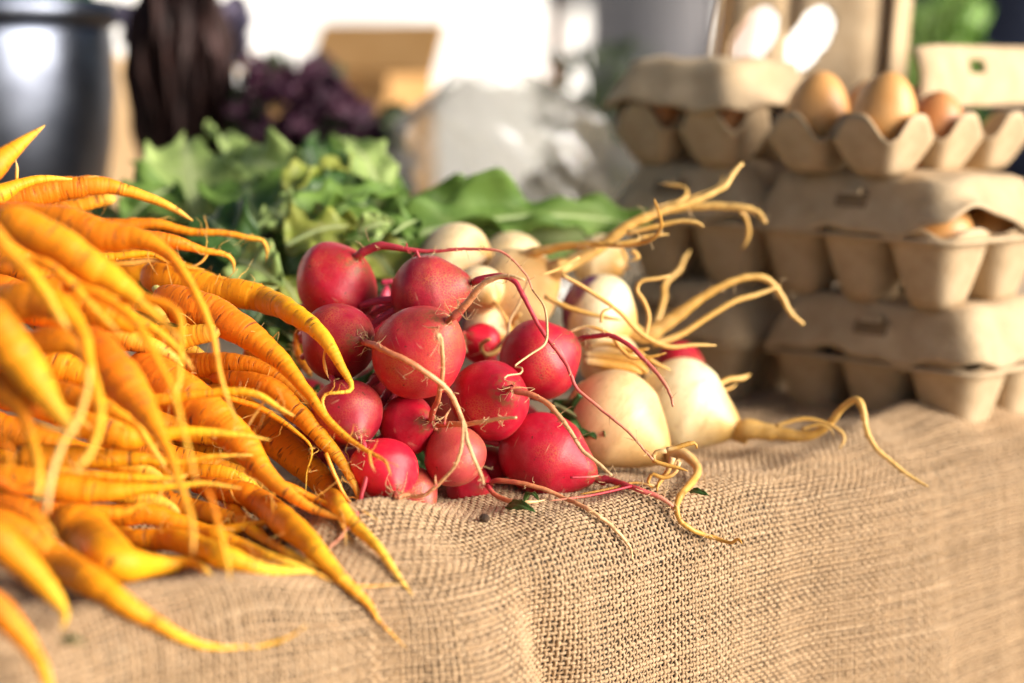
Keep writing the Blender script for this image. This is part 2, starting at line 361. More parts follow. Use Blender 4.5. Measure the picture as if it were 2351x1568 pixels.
AE = math.radians(40); ED = np.array([math.cos(AE), math.sin(AE), 0]); IN = np.array([-math.sin(AE), math.cos(AE), 0])
E0 = np.array([-.023, .80, 0])
RC = .028
GS = lambda px, py: G(px, py)[:2]
HUMPS = []   # (x, y, sx along edge, sy across edge, height)
for (px, py, sa, sb, h) in [(865, 1222, .034, .019, .015), (585, 1375, .036, .018, .026), (330, 1400, .03, .02, .008), (1075, 1235, .020, .03, -.008),
                            (1560, 1130, .07, .03, .004), (2090, 985, .09, .028, .012), (1750, 1010, .04, .04, -.004), (150, 1480, .05, .03, .004)]:
    x, y = GS(px, py); HUMPS.append((x, y, sa, sb, h))
def cloth(s, w_):
    """point of the burlap surface; s along the table edge, w across it (w > 0 on the top, w < 0 over the edge and down)"""
    s = np.asarray(s, float); w_ = np.asarray(w_, float)
    s, w_ = np.broadcast_arrays(s, w_)
    phi = np.clip(-w_ / RC, 0, np.pi / 2)
    out = np.where(w_ < 0, RC * np.sin(phi), 0); dz = np.where(w_ < 0, -RC * (1 - np.cos(phi)), 0)
    hang = np.clip(-w_ - RC * np.pi / 2, 0, None); dz = dz - hang
    inw = np.clip(w_, 0, None)
    # folds of the hanging side, growing downwards
    g = np.clip(-w_ / .09, 0, 1.3)
    fold = .0055 * np.sin(s * 21 + 1.2) + .0022 * np.sin(s * 47 + 2.1 + 6 * w_) + .0007 * np.sin(s * 118 + .5 + 11 * w_)
    fold = fold + .017 * np.exp(-((s + .040 + .25 * w_) / .024) ** 2) - .015 * np.exp(-((s - .004 + .30 * w_) / .014) ** 2) + .012 * np.exp(-((s + .125 + .2 * w_) / .03) ** 2)
    out = out + g * fold + hang * .06
    x = E0[0] + s * ED[0] + inw * IN[0] - out * IN[0]
    y = E0[1] + s * ED[1] + inw * IN[1] - out * IN[1]
    z = dz
    att = np.clip(1 + w_ / .055, 0, 1)
    for hx, hy, sa, sb, h in HUMPS:
        da = (x - hx) * ED[0] + (y - hy) * ED[1]; db = (x - hx) * IN[0] + (y - hy) * IN[1]
        z = z + att * h * np.exp(-(da / sa) ** 2 - (db / sb) ** 2)
    z = z + att * (.0010 * np.sin(x * 95 + y * 60) + .0009 * np.sin(x * 170 - y * 120 + 1))
    return np.stack([x, y, z], -1)
def cloth_n(s, w_):
    e = 1e-3
    a = cloth(s + e, w_) - cloth(s - e, w_); b = cloth(s, w_ + e) - cloth(s, w_ - e)
    n = np.cross(a, b); return n / (np.linalg.norm(n, axis=-1)[..., None] + 1e-12)
def hcloth(x, y):      # height of the cloth at a point of the table top
    d = np.array([x - E0[0], y - E0[1], 0]); s = d.dot(ED); w_ = d.dot(IN)
    return float(cloth(s, max(w_, 0))[2])

def in_cloth(P, margin):
    d = P - E0; s = d @ ED; win = d @ IN
    z = P[..., 2]
    top = cloth(s, np.maximum(win, 0))[..., 2]
    q = np.clip(-win, 0, RC); edge = top - (RC - np.sqrt(np.maximum(RC * RC - q * q, 0)))
    lim = np.where(win > -RC, edge, -1.0)
    ins = (z < lim + margin) & (win > -RC)
    ww = np.where(z < -RC, -(RC * np.pi / 2) + (z + RC), -RC * np.pi / 2 * np.clip(-z / RC, 0, 1))
    c = cloth(s, ww) - E0; outc = -(c @ IN)
    return ins | ((z < -.004) & (-win < outc + margin))
CAMP = np.array([0, 0, CAMH])
def lift_off(C, R):
    """slide the points of a root towards the lens until they lie on the cloth instead of inside it"""
    C = C.copy(); f = np.ones(len(C))
    for _ in range(90):
        b = in_cloth(CAMP + (C - CAMP) * f[:, None], R + .0013)
        if not b.any(): break
        f = np.where(b, f - .004, f)
    for k_ in range(2):
        g = np.convolve(np.pad(f, 2, 'edge'), np.ones(5) / 5, 'valid'); f = np.minimum(f, g)
    return CAMP + (C - CAMP) * f[:, None]
burlap = empty('burlap_cloth', (E0[0], E0[1], 0))
tag(burlap, 'coarse tan burlap cloth spread on the table and hanging over its front edge', 'tablecloth')
PT = .00232
S0, S1, W0, W1 = -.25, .47, -.205, .135
nS, nW = int((S1 - S0) / PT), int((W1 - W0) / PT)
def threads(name, along_s):
    n_thr, n_cr = (nW, nS) if along_s else (nS, nW)
    m = 2 * n_cr
    k_ = np.arange(n_thr)[:, None]; c = np.arange(m)[None] * .5
    across0 = (k_ + .5 + .16 * np.sin(k_ * 12.9898) ) * PT
    wob = .22 * PT * (np.sin(c * .31 + k_ * 2.1) * .5 + np.sin(c * .083 + k_ * 4.7) + .4 * RNG.standard_normal((n_thr, m)))
    across = across0 + wob * .32; alongp = c * PT * 1.0 + .5 * PT
    par = np.where((k_ + np.round(c).astype(int)) % 2 == 0, 1.0, -1.0)
    hgt = np.where((np.arange(m)[None] % 2) == 0, par, 0.0) * (1 if along_s else -1)
    amp = (.22 if along_s else .27) * PT
    wid = (.38 if along_s else .35) * PT * (1 + .22 * np.sin(c * .21 + k_ * 7.3) * np.sin(c * .047 + k_ * 3.1) + .17 * RNG.standard_normal((n_thr, m)) + .12 * RNG.standard_normal((n_thr, 1)))
    wid = np.clip(wid, .18 * PT, .58 * PT); thk = np.clip(wid * .62, .12 * PT, .3 * PT)
    if along_s: sp, wp = S0 + alongp, W0 + across
    else: sp, wp = S0 + across, W0 + alongp
    sp, wp = np.broadcast_arrays(sp, wp)
    P = cloth(sp, wp); Nn = cloth_n(sp, wp)
    e = 1e-3
    A = (cloth(sp, wp + e) - cloth(sp, wp - e)) if along_s else (cloth(sp + e, wp) - cloth(sp - e, wp))
    A = A / np.linalg.norm(A, axis=-1)[..., None]
    C = P + Nn * (hgt * amp)[..., None]
    V = np.stack([C + A * wid[..., None], C + Nn * thk[..., None], C - A * wid[..., None], C - Nn * thk[..., None]], 2)
    rest = np.stack([np.stack([sp, wp, hgt * .0], -1)] * 4, 2).copy(); rest[..., 2] += k_[..., None] * .37
    rid = np.repeat(np.repeat(np.random.default_rng(3 + along_s).random((n_thr, 1)), m, 1)[..., None], 4, 2)
    base = (np.arange(n_thr)[:, None, None] * m + np.arange(m - 1)[None, :, None]) * 4; j = np.arange(4)[None, None]; j2 = (j + 1) % 4
    F = np.stack([base + j, base + 4 + j, base + 4 + j2, base + j2], -1).reshape(-1, 4)
    o = obj(name, V.reshape(-1, 3), F, M['burlap'], burlap, {'rest': rest.reshape(-1, 3), 'thread': rid.ravel()})
    o['kind'] = 'stuff'
    return o
threads('weft_threads', True); threads('warp_threads', False)
def cloth_sheet(name, s0, s1, w0, w1, ns, nw, off, mat, parent):
    s, w_ = np.meshgrid(np.linspace(s0, s1, ns), np.linspace(w0, w1, nw), indexing='ij')
    P = cloth(s, w_) + cloth_n(s, w_) * off
    i = np.arange(ns - 1)[:, None] * nw; j = np.arange(nw - 1)[None]
    F = np.stack([i + j, i + nw + j, i + nw + j + 1, i + j + 1], -1).reshape(-1, 4)
    rest = np.stack([s, w_, s * 0], -1).reshape(-1, 3)
    return obj(name, P.reshape(-1, 3), F, mat, parent, {'rest': rest, 'thread': np.full(len(rest), .4)})
cloth_sheet('gap_shade_sheet', S0, S1, W0, W1, 160, 90, -.0016, M['gap_shade_sheet'], burlap)  # added dark sheet standing in for shade seen through the weave
cloth_sheet('rear_cloth', -.55, 1.4, W1 - .003, 1.18, 200, 90, -.0003, M['burlap_flat'], burlap)
cloth_sheet('far_cloth', S1 - .003, 1.4, W0, W1, 80, 40, 0, M['burlap_flat'], burlap)
cloth_sheet('near_cloth', -.55, S0 + .003, W0, W1, 40, 40, 0, M['burlap_flat'], burlap)
# loose fibres standing off the weave
def fuzz(n):
    parts = []
    s = RNG.uniform(-.14, .26, n); w_ = np.where(RNG.random(n) < .6, RNG.uniform(-.11, .02, n), RNG.uniform(-.02, .09, n))
    P = cloth(s, w_); N_ = cloth_n(s, w_)
    for i in range(n):
        d = RNG.standard_normal(3); d /= np.linalg.norm(d); L = RNG.uniform(.0015, .005)
        b = P[i] + N_[i] * .0006; q1 = b + N_[i] * L * .35 + d * L * .35; q2 = q1 + d * L * .6 - N_[i] * L * .05
        r = 4.6e-5; side = np.cross(d, N_[i]); side /= np.linalg.norm(side) + 1e-9
        V = np.array([b + side * r, b - side * r, b + N_[i] * 2 * r, q1 + side * r, q1 - side * r, q1 + N_[i] * 2 * r, q2])
        F = [[0, 1, 4, 3], [1, 2, 5, 4], [2, 0, 3, 5], [3, 4, 6], [4, 5, 6], [5, 3, 6]]
        parts.append((V, F, {'rest': V, 'thread': np.zeros(7)}))
    v, f, a = join(parts)
    o = obj('fuzz', v, f, M['burlap'], burlap, a); o['kind'] = 'stuff'
fuzz(7000)

def box(name, c0, ex, ey, ez, mat, parent=None, org=None):
    c0, ex, ey, ez = map(np.array, (c0, ex, ey, ez))
    V = [c0 + a * ex + b * ey + c * ez for c in (0, 1) for b in (0, 1) for a in (0, 1)]
    F = [[0, 2, 3, 1], [4, 5, 7, 6], [0, 1, 5, 4], [2, 6, 7, 3], [0, 4, 6, 2], [1, 3, 7, 5]]
    return obj(name, np.array(V), F, mat, parent, smooth=False, org=org)
tbl = empty('market_table', tuple(E0 + IN * .5 + np.array([0, 0, -.77])))
tag(tbl, 'dark wooden trestle table underneath the burlap cloth', 'table')
for k_ in range(6):
    a0 = .012 + k_ * .19
    box('plank', E0 + ED * -.50 + IN * a0 + np.array([0, 0, -.045]), ED * 1.85, IN * .186, (0, 0, .038), M['wood'], tbl)
for sx, sy in ((-.45, .08), (1.25, .08), (-.45, 1.02), (1.25, 1.02)):
    box('leg', E0 + ED * sx + IN * sy + np.array([0, 0, -.78]), ED * .06, IN * .06, (0, 0, .735), M['wood'], tbl)
# white canvas side of the market tent
wd = np.array([.80, .60, 0]); wl = W(900, 300, 5.5); wl[2] = -.78
def wfold(u, v): return np.stack([.05 * np.sin(u * 60) * .6, -.05 * np.sin(u * 60), 0 * u], -1)
tw = grid_obj('tent_wall', wl - wd * 5.0, wd * 12, (0, 0, 2.6), 160, 6, M['canvas'], wfold)
tag(tw, 'bright white canvas side wall of the market tent behind everything', 'tent wall')

# ------------------------------------------------------------------ carrots
def root_thing(name, pts, z0, z1, mat, parent=None, sides=7, head=False, samples=None, lumpy=.05, end=.35, seed=0):
    """pts (px, py, r) or (px, py, r, depth)"""
    n = len(pts); Q = []
    for i, p in enumerate(pts):
        z = p[3] if len(p) > 3 else z0 + (z1 - z0) * i / max(1, n - 1)
        c = W(p[0], p[1], z); Q.append([*c, p[2] * K * z])
    Q = np.array(Q)
    L = np.linalg.norm(np.diff(Q[:, :3], axis=0), axis=1).sum()
    m = samples or int(np.clip(L / .0022, 12, 110))
    C = catmull(Q, m); R = np.clip(C[:, 3], .00012, None); C = C[:, :3]
    rs = np.random.default_rng(seed + 11)
    s = np.linspace(0, L, m)
    if head:       # rounded shoulder
        d = s / max(R[0], 1e-4); R = R * np.sqrt(np.clip(1 - (1 - np.clip(d / .75, 0, 1)) ** 2, .02, 1))
    dl = (L - s) / (R.max() * .5 + 1e-5 if end > .9 else .004); R = R * np.clip(dl, .15, 1) ** .5
    wob = rs.standard_normal((m, 3)) ; ker = np.ones(7) / 7
    wob = np.stack([np.convolve(wob[:, i], ker, 'same') for i in range(3)], 1)
    C = C + wob * (R * .16 + .00012)[:, None] * (np.clip(s / L * 4, 0, 1) * np.clip((L - s) / L * 6, 0, 1))[:, None]
    C = lift_off(C, R)
    a = np.linspace(0, 2 * np.pi, sides, endpoint=False)[None]; sc = s[:, None]
    ph = rs.uniform(0, 6.28, 6)
    lump = 1 + lumpy * (np.sin(2 * a + ph[0] + sc * 60) * .5 + np.sin(3 * a + ph[1] + sc * 110) * .35 + np.sin(sc * 230 + ph[2] + np.sin(a + ph[3])) * .32)
    notch = (rs.random(m) < .16).astype(float) * rs.uniform(.02, .06, m)
    lump = lump - (notch[:, None] * (.5 + .5 * np.sin(a + rs.uniform(0, 6.28, m)[:, None]))) * (lumpy > .03)
    return tube(C, R, sides, lump)
CAR = []
def carrot(label, pts, z0, z1=None, roots=(), stub=None, cut=False, head=True, group=None):
    k_ = len(CAR)
    v, f, a = root_thing('carrot', pts, z0, z1 if z1 is not None else z0, None, sides=18, head=head and not cut, seed=k_, end=1 if cut else .3)
    o = obj('carrot', v, f, M['carrot'], None, a)
    tag(o, label, 'carrot', group or 'golden orange carrots in the heap'); CAR.append(o)
    for j, (rp, za, zb) in enumerate(roots):
        v, f, a = root_thing('r', rp, za, zb, None, sides=7, seed=k_ * 7 + j, lumpy=.03)
        obj('side_root', v, f, M['carrot_root'], o, a)
    if pts[0][0] > -60 and min(z0, z1 if z1 is not None else z0) > .77:
        rr_ = np.random.default_rng(k_ + 500); prt = []
        base_v = np.array(o.data.vertices.values() and [x_.co for x_ in o.data.vertices]) + ORG[o]; ctr_ = base_v.mean(0)
        for q_ in range(11):
            p_ = base_v[rr_.integers(len(base_v) // 6, len(base_v) - 40)]; d_ = rr_.standard_normal(3) * .8 - FWD * .3 + UPV * .5; d_ /= np.linalg.norm(d_); L_ = rr_.uniform(.003, .011)
            c_ = np.array([p_ - d_ * .0006, p_ + d_ * L_ * .4, p_ + d_ * L_ * .75 + rr_.standard_normal(3) * L_ * .2, p_ + d_ * L_ + rr_.standard_normal(3) * L_ * .35])
            prt.append(tube(catmull(c_, 8), np.linspace(.00022, .00006, 8), 4))
        v_, f_, a_ = join(prt); h_ = obj('root_hairs', v_, f_, M['carrot_root'], o, a_); h_['kind'] = 'stuff'
    if stub:
        v, f, a = root_thing('r', stub[0], stub[1], stub[2], None, sides=9, seed=k_, samples=14, lumpy=.08, end=1)
        obj('stem_stub', v, f, M['crown'], o, a)
    return o

carrot('carrot with its pointed tip poking up highest above the heap', [(-90, 440, 40), (-20, 388, 30), (22, 350, 20), (62, 319, 11), (103, 288, 3)], .80, .82)
carrot('slim carrot arching along the top of the heap below the upturned tip', [(-120, 470, 30), (-20, 452, 27), (40, 424, 14), (100, 411, 9), (166, 411, 3)], .83, .85,
       roots=[([(38, 412, 4), (38, 385, 4), (36, 366, 2)], .84, .84), ([(34, 372, 2), (28, 366, 1)], .84, .84)])
carrot('topmost thick carrot whose long tip droops towards the leafy greens', [(-60, 470, 26), (15, 460, 30), (90, 443, 30), (165, 430, 26), (225, 425, 21), (290, 438, 14), (345, 455, 11), (400, 480, 8), (443, 507, 3)], .90, .92,
       roots=[([(190, 410, 3), (222, 404, 2.5), (226, 408, 1)], .90, .90)])
carrot('snapped carrot stub with a flat broken end under the topmost carrot', [(60, 492, 20), (130, 483, 20), (200, 468, 16), (266, 454, 14)], .93, .94, cut=True)
carrot('thick carrot whose very long blurred tail trails down over the whole heap', [(-40, 486, 20), (40, 488, 24), (120, 505, 36), (190, 525, 40), (250, 541, 36), (325, 552, 23), (385, 583, 15), (425, 632, 12), (457, 690, 10), (487, 763, 8), (503, 850, 6), (525, 925, 4), (548, 975, 2)], .80, .755)
carrot('fat blurred carrot slanting through the upper left of the heap', [(-10, 505, 30), (40, 512, 42), (110, 551, 44), (183, 597, 40), (252, 640, 31), (308, 681, 21), (351, 718, 13), (388, 752, 8), (420, 800, 4)], .745, .735)
carrot('carrot with a wavy thin tail stretched out over the green leaves', [(170, 510, 14), (250, 516, 16), (310, 513, 15), (366, 514, 12), (439, 533, 9), (512, 536, 7), (571, 546, 6), (604, 553, 5), (613, 575, 4), (611, 600, 2)], .93, .94)
carrot('small tapering carrot with a hooked kinked tip against the leaves', [(290, 548, 13), (348, 548, 17), (403, 557, 16), (440, 566, 11), (470, 574, 8), (512, 581, 6), (530, 592, 5), (537, 606, 4), (536, 628, 2)], .91, .92,
       roots=[([(478, 580, 3), (468, 596, 3), (452, 608, 2.5), (430, 615, 1)], .915, .915)])
carrot('thin double-looking carrot lying flat above the sharp middle carrots', [(160, 600, 14), (227, 592, 12), (293, 585, 9), (348, 584, 7), (384, 600, 5), (421, 613, 3), (470, 618, 1.5)], .895, .90,
       roots=[([(240, 604, 8), (300, 603, 8), (350, 597, 5), (400, 606, 2)], .90, .90)])
carrot('stout carrot half hidden behind the crossing tails near the greens', [(215, 640, 30), (262, 618, 40), (310, 606, 42), (352, 612, 24), (390, 628, 10)], .965, .95)
carrot('sharp curved carrot whose tip bends down and hooks over the radishes', [(328, 634, 26), (372, 638, 40), (439, 655, 42), (505, 668, 38), (560, 678, 35), (610, 690, 31), (662, 710, 26, .872), (705, 738, 22, .862), (737, 768, 18, .855), (764, 806, 14, .850), (787, 848, 10, .847), (806, 880, 7, .845), (803, 897, 5, .843), (775, 901, 4, .840), (748, 905, 4, .840), (740, 925, 4, .84), (752, 949, 2, .84)], .915, .838,
       roots=[([(747, 800, 3), (743, 822, 3), (747, 846, 4), (754, 868, 2)], .852, .855)])
carrot('sharp thick carrot with a blunt pale crown and a long tip across two radishes', [(362, 690, 30), (392, 694, 42), (440, 708, 43), (512, 738, 40), (567, 768, 35), (622, 808, 27), (665, 852, 19), (706, 899, 13), (742, 952, 10), (797, 1004, 7), (841, 1034, 5), (878, 1054, 4), (888, 1066, 3), (898, 1092, 1.5)], .875, .80,
       roots=[([(848, 1038, 3), (852, 1065, 3), (862, 1085, 1)], .805, .80)], stub=([(378, 676, 10), (366, 668, 9), (352, 662, 10)], .885, .89))
carrot('cut carrot stub with a round pale end pointing at the radishes', [(245, 765, 30), (330, 776, 33), (402, 776, 28), (457, 767, 24), (506, 760, 20)], .858, .85, cut=True)
carrot('carrot squeezed under the blunt-crowned carrot, tail joining it', [(400, 832, 26), (440, 842, 31), (512, 835, 27), (585, 838, 22), (640, 866, 14), (676, 894, 10), (705, 925, 5), (720, 950, 2)], .882, .855)
carrot('slender sharp carrot running straight down to the small bright radish', [(480, 868, 8), (519, 868, 18), (585, 880, 25), (636, 908, 27), (687, 951, 24), (731, 998, 20), (768, 1039, 15), (797, 1079, 11), (815, 1115, 8), (828, 1158, 3)], .868, .838,
       roots=[([(748, 1040, 5), (758, 1066, 5), (768, 1090, 5), (793, 1141, 4), (823, 1167, 2.5), (869, 1195, 1.2)], .838, .835), ([(830, 1152, 2), (810, 1142, 2.5), (785, 1148, 1.5)], .838, .842)])
carrot('deep orange ringed carrot ending in a straight point on the burlap', [(470, 905, 30), (512, 925, 38), (567, 958, 42), (622, 1000, 41), (665, 1039, 38), (713, 1082, 34), (750, 1123, 27), (776, 1162, 21), (808, 1199, 16), (862, 1252, 11), (905, 1310, 7), (948, 1368, 1.5)], .90, .832,
       roots=[([(770, 1170, 3), (785, 1192, 4), (792, 1225, 3), (794, 1252, 1.5)], .838, .83)])
carrot('big smooth carrot in the middle of the heap with a pale yellow tail', [(300, 838, 32), (340, 855, 50), (390, 890, 54), (457, 934, 48), (512, 975, 43), (548, 1012, 39), (585, 1056, 30), (622, 1097, 22), (658, 1130, 16), (707, 1163, 11), (761, 1184, 7), (812, 1191, 3)], .845, .79)
carrot('thin long carrot lying crosswise over the big smooth carrot', [(290, 905, 14), (348, 918, 15), (402, 913, 13), (475, 902, 11), (545, 899, 10), (580, 905, 9), (607, 915, 8), (640, 937, 6), (676, 955, 3)], .80, .80)
carrot('wiry carrot tail twisting between the ringed carrot and the slender one', [(490, 895, 4), (527, 914, 6), (585, 932, 7), (640, 962, 6), (687, 998, 4), (712, 1022, 3), (716, 1040, 2), (712, 1060, 1.5), (704, 1085, 1.2), (702, 1135, 1)], .84, .838,
       roots=[([(610, 917, 3), (590, 945, 3), (565, 985, 2)], .80, .805)])
carrot('carrot pointing sideways with its tail across the big smooth carrot', [(150, 970, 34), (220, 982, 34), (293, 1003, 30), (345, 1000, 20), (400, 993, 15), (450, 991, 12), (512, 994, 9), (565, 1001, 6), (620, 1010, 2)], .785, .79)
carrot('carrot lying level with a thin pale tail just below the sideways one', [(30, 1052, 34), (110, 1050, 34), (220, 1050, 25), (311, 1053, 16), (403, 1061, 9), (476, 1050, 7), (530, 1046, 5), (580, 1045, 3)], .795, .80)
carrot('flat lying carrot band under the big smooth carrot', [(260, 1085, 16), (329, 1088, 18), (424, 1084, 19), (510, 1086, 19), (564, 1106, 15), (600, 1130, 8), (630, 1150, 3)], .85, .845)
carrot('long straight carrot whose root-thin point hangs over the table edge', [(440, 1112, 16), (480, 1118, 24), (546, 1132, 30), (603, 1160, 33), (654, 1199, 33), (700, 1238, 28), (736, 1278, 22), (772, 1314, 16), (808, 1350, 12), (848, 1389, 8), (869, 1423, 4), (898, 1454, 2.5), (932, 1488, 1.2)], .845, .785,
       roots=[([(528, 1125, 4), (540, 1147, 4), (570, 1160, 3), (600, 1172, 2)], .83, .828), ([(812, 1346, 3), (860, 1346, 2), (925, 1341, 1.5)], .80, .805)])
carrot('carrot resting low on the cloth behind the left burlap fold', [(215, 1178, 20), (275, 1183, 26), (340, 1180, 26), (402, 1198, 23), (474, 1224, 20), (546, 1249, 16), (618, 1278, 11), (690, 1303, 8), (733, 1321, 5), (765, 1337, 2)], .80, .79)
carrot('lowest carrot lying on the burlap in the shade of the others', [(270, 1238, 18), (340, 1238, 24), (438, 1252, 27), (520, 1281, 25), (600, 1304, 14), (690, 1312, 6), (740, 1318, 2)], .835, .83)
carrot('dark carrot deep in the gap beside the long straight carrot', [(440, 1105, 12), (485, 1132, 18), (528, 1168, 19), (582, 1220, 13), (636, 1256, 9), (707, 1292, 6), (745, 1310, 2)], .87, .855)
carrot('short upturned carrot tip crossing in front of the long straight carrot', [(430, 1215, 12), (485, 1220, 15), (530, 1216, 13), (570, 1207, 11), (603, 1199, 8), (648, 1187, 3)], .805, .805,
       roots=[([(652, 1188, 4), (646, 1225, 4), (637, 1272, 2.5)], .80, .80)])
carrot('carrot with a tail forking off below the big smooth carrot tip', [(560, 1080, 8), (610, 1098, 9), (661, 1116, 9), (707, 1140, 8), (755, 1163, 6), (778, 1185, 4), (790, 1215, 3), (795, 1252, 1.5)], .812, .812)
carrot('carrot above the fat twisted one with its tail running level', [(-30, 1095, 34), (73, 1106, 34), (165, 1124, 33), (256, 1127, 24), (329, 1123, 14), (384, 1118, 9), (440, 1112, 7), (476, 1110, 5), (555, 1121, 2)], .77, .775)
carrot('curving blurred root dipping at the left edge of the heap', [(-40, 1085, 15), (0, 1103, 15), (44, 1126, 14), (80, 1117, 12), (105, 1090, 10), (146, 1079, 8), (190, 1084, 6)], .735, .735)
carrot('carrot with an upcurled bent tip above the fat twisted carrot', [(60, 1180, 26), (128, 1176, 25), (200, 1176, 20), (256, 1177, 15), (293, 1172, 10), (322, 1157, 7), (352, 1149, 5), (368, 1140, 4), (370, 1125, 2)], .765, .765)
carrot('fat twisted carrot at the lower left, tail bending onto the cloth', [(140, 1165, 26), (160, 1192, 44), (200, 1225, 54), (234, 1266, 56), (276, 1295, 46), (329, 1300, 32), (384, 1298, 21), (430, 1291, 13), (458, 1298, 10), (476, 1316, 8), (500, 1340, 4)], .765, .742)
carrot('long foreground carrot with a thread-like tail wandering over the burlap', [(-30, 1180, 24), (18, 1207, 34), (73, 1243, 40), (128, 1287, 41), (183, 1324, 37), (250, 1364, 29), (330, 1412, 20), (400, 1452, 14), (468, 1483, 9), (540, 1487, 6), (610, 1480, 5), (660, 1464, 4), (705, 1435, 2)], .725, .725)
carrot('blurred foreground carrot ending in a short stubby tip', [(-60, 1205, 34), (0, 1243, 40), (44, 1285, 38), (92, 1333, 28), (125, 1370, 20), (147, 1400, 12), (150, 1420, 8), (140, 1452, 3)], .675, .68)
carrot('nearest carrot cropped by the bottom of the picture', [(-60, 1360, 30), (0, 1402, 33), (40, 1443, 27), (80, 1502, 18), (108, 1566, 12), (122, 1630, 7)], .65, .655)
carrot('blurred plump carrot at the left edge tapering towards the middle', [(-40, 690, 40), (0, 756, 46), (37, 818, 47), (84, 877, 39), (121, 929, 26), (154, 969, 15), (178, 1004, 7)], .705, .70)
carrot('blurred carrot whose long soft tail drops straight down at the left', [(-10, 850, 40), (15, 892, 42), (48, 925, 30), (62, 965, 18), (73, 1009, 12), (86, 1053, 10), (89, 1097, 9), (84, 1150, 5)], .715, .69)
carrot('blurred thin carrot sloping down from the upper left edge', [(-40, 505, 22), (0, 556, 21), (37, 595, 18), (73, 635, 16), (106, 679, 14), (135, 726, 12), (157, 755, 7)], .70, .695)
carrot('narrow blurred carrot arching below the fat slanting one', [(-10, 615, 20), (66, 601, 13), (110, 611, 13), (154, 646, 12), (201, 694, 11), (245, 737, 7), (275, 765, 3)], .735, .725)
carrot('forked blurred carrot with two long dangling tails', [(-30, 690, 34), (20, 692, 42), (80, 688, 44), (130, 703, 33), (168, 738, 24), (192, 778, 18), (203, 830, 14), (217, 880, 12), (231, 936, 10), (224, 995, 9), (205, 1042, 8), (176, 1077, 5)], .745, .68,
       roots=[([(204, 840, 11), (199, 896, 9), (176, 969, 9), (146, 1013, 8), (124, 1068, 8), (113, 1123, 7), (106, 1182, 4)], .692, .675)])
carrot('short carrot hidden behind the forked carrot', [(30, 792, 24), (92, 784, 32), (146, 784, 28), (183, 802, 18), (205, 840, 8)], .76, .75)
carrot('big blurred carrot mid heap whose tail hangs down to the cloth', [(190, 775, 30), (215, 795, 42), (256, 846, 48), (293, 896, 45), (329, 942, 32), (359, 982, 22), (377, 1017, 15), (395, 1055, 11), (410, 1104, 9), (428, 1159, 8), (441, 1207, 7), (443, 1272, 4)], .765, .70)
carrot('ringed carrot with dark scars lying behind the thin dangling tails', [(70, 668, 30), (130, 674, 42), (195, 694, 46), (250, 722, 42), (300, 742, 27), (330, 745, 14), (366, 767, 11), (403, 800, 9), (428, 829, 7), (445, 850, 3)], .785, .775)
carrot('thin translucent tail falling vertically in front of the cut stub', [(140, 655, 16), (198, 667, 14), (256, 694, 13), (300, 728, 11), (329, 767, 10), (351, 808, 9), (377, 856, 8), (399, 903, 7), (414, 958, 6), (432, 1031, 5), (452, 1110, 3)], .735, .705)
carrot('thin tail bent over sharply beside the cut stub', [(270, 690, 12), (329, 686, 12), (384, 703, 10), (410, 730, 9), (416, 771, 7), (414, 822, 6), (410, 874, 6), (398, 930, 4)], .74, .725)
carrot('carrot lying crosswise under the big blurred hanging carrot', [(40, 890, 24), (121, 898, 27), (220, 929, 23), (262, 942, 17), (311, 973, 10), (340, 1017, 8), (380, 1072, 4)], .775, .765)
carrot('curved translucent root looping down at the lower left', [(-30, 1148, 9), (0, 1150, 10), (37, 1156, 11), (73, 1178, 10), (102, 1207, 9), (126, 1242, 5)], .665, .66)
carrot('small curl of root at the left edge of the picture', [(-12, 1022, 5), (10, 1018, 5), (25, 1038, 5), (22, 1066, 5), (0, 1087, 4)], .675, .675)
carrot('soft thin root hanging in front of the low carrot on the cloth', [(470, 1110, 4), (485, 1150, 6), (495, 1190, 7), (508, 1240, 8), (522, 1290, 6), (528, 1330, 3)], .715, .70)
carrot('two-kinked slim root crossing the left of the heap', [(60, 936, 9), (110, 950, 9), (150, 948, 8), (180, 960, 6), (210, 985, 3)], .735, .735, roots=[([(85, 970, 7), (115, 984, 7), (150, 990, 5), (180, 1004, 2)], .74, .735)])
carrot('slim carrot tail lying level between the level carrots', [(120, 1090, 9), (200, 1090, 12), (293, 1097, 11), (384, 1099, 7), (430, 1092, 3)], .775, .78)
carrot('carrot lying deep beside the leafy gap and the dark radish', [(560, 800, 16), (620, 838, 22), (670, 872, 16), (720, 905, 8), (760, 940, 3)], .925, .915)
carrot('bent yellow carrot root behind the leftmost radishes', [(700, 735, 5), (682, 765, 7), (680, 800, 8), (695, 835, 9), (715, 862, 9)], .945, .93)
# carrots further inside the heap
FILL = [((-120, 560), (330, 700), 44, .86), ((-100, 650), (360, 800), 46, .84), ((-120, 760), (330, 900), 46, .83), ((-120, 850), (340, 1010), 44, .82), ((-120, 960), (330, 1080), 42, .815),
        ((-100, 1060), (360, 1150), 40, .81), ((-100, 1150), (300, 1230), 40, .80), ((150, 560), (480, 640), 36, .96), ((60, 720), (430, 800), 44, .885), ((120, 840), (480, 910), 44, .88),
        ((180, 930), (560, 1020), 42, .875), ((200, 1010), (560, 1090), 40, .87), ((240, 1120), (560, 1200), 34, .865), ((-60, 500), (250, 560), 36, .92), ((320, 800), (600, 900), 36, .905), ((350, 960), (640, 1120), 36, .89)]
for i, (a, b, r, z) in enumerate(FILL):
    mx, my = (a[0] + b[0]) / 2, (a[1] + b[1]) / 2
    carrot('orange carrot buried inside the heap and mostly hidden by the others', [(a[0], a[1], r * .8), (a[0] * .8 + b[0] * .2, a[1] * .8 + b[1] * .2 - 6, r), (mx, my, r * .85), (b[0], b[1], r * .4), (b[0] + 60, b[1] + 40, r * .12)], z, z, group='carrots buried in the heap')

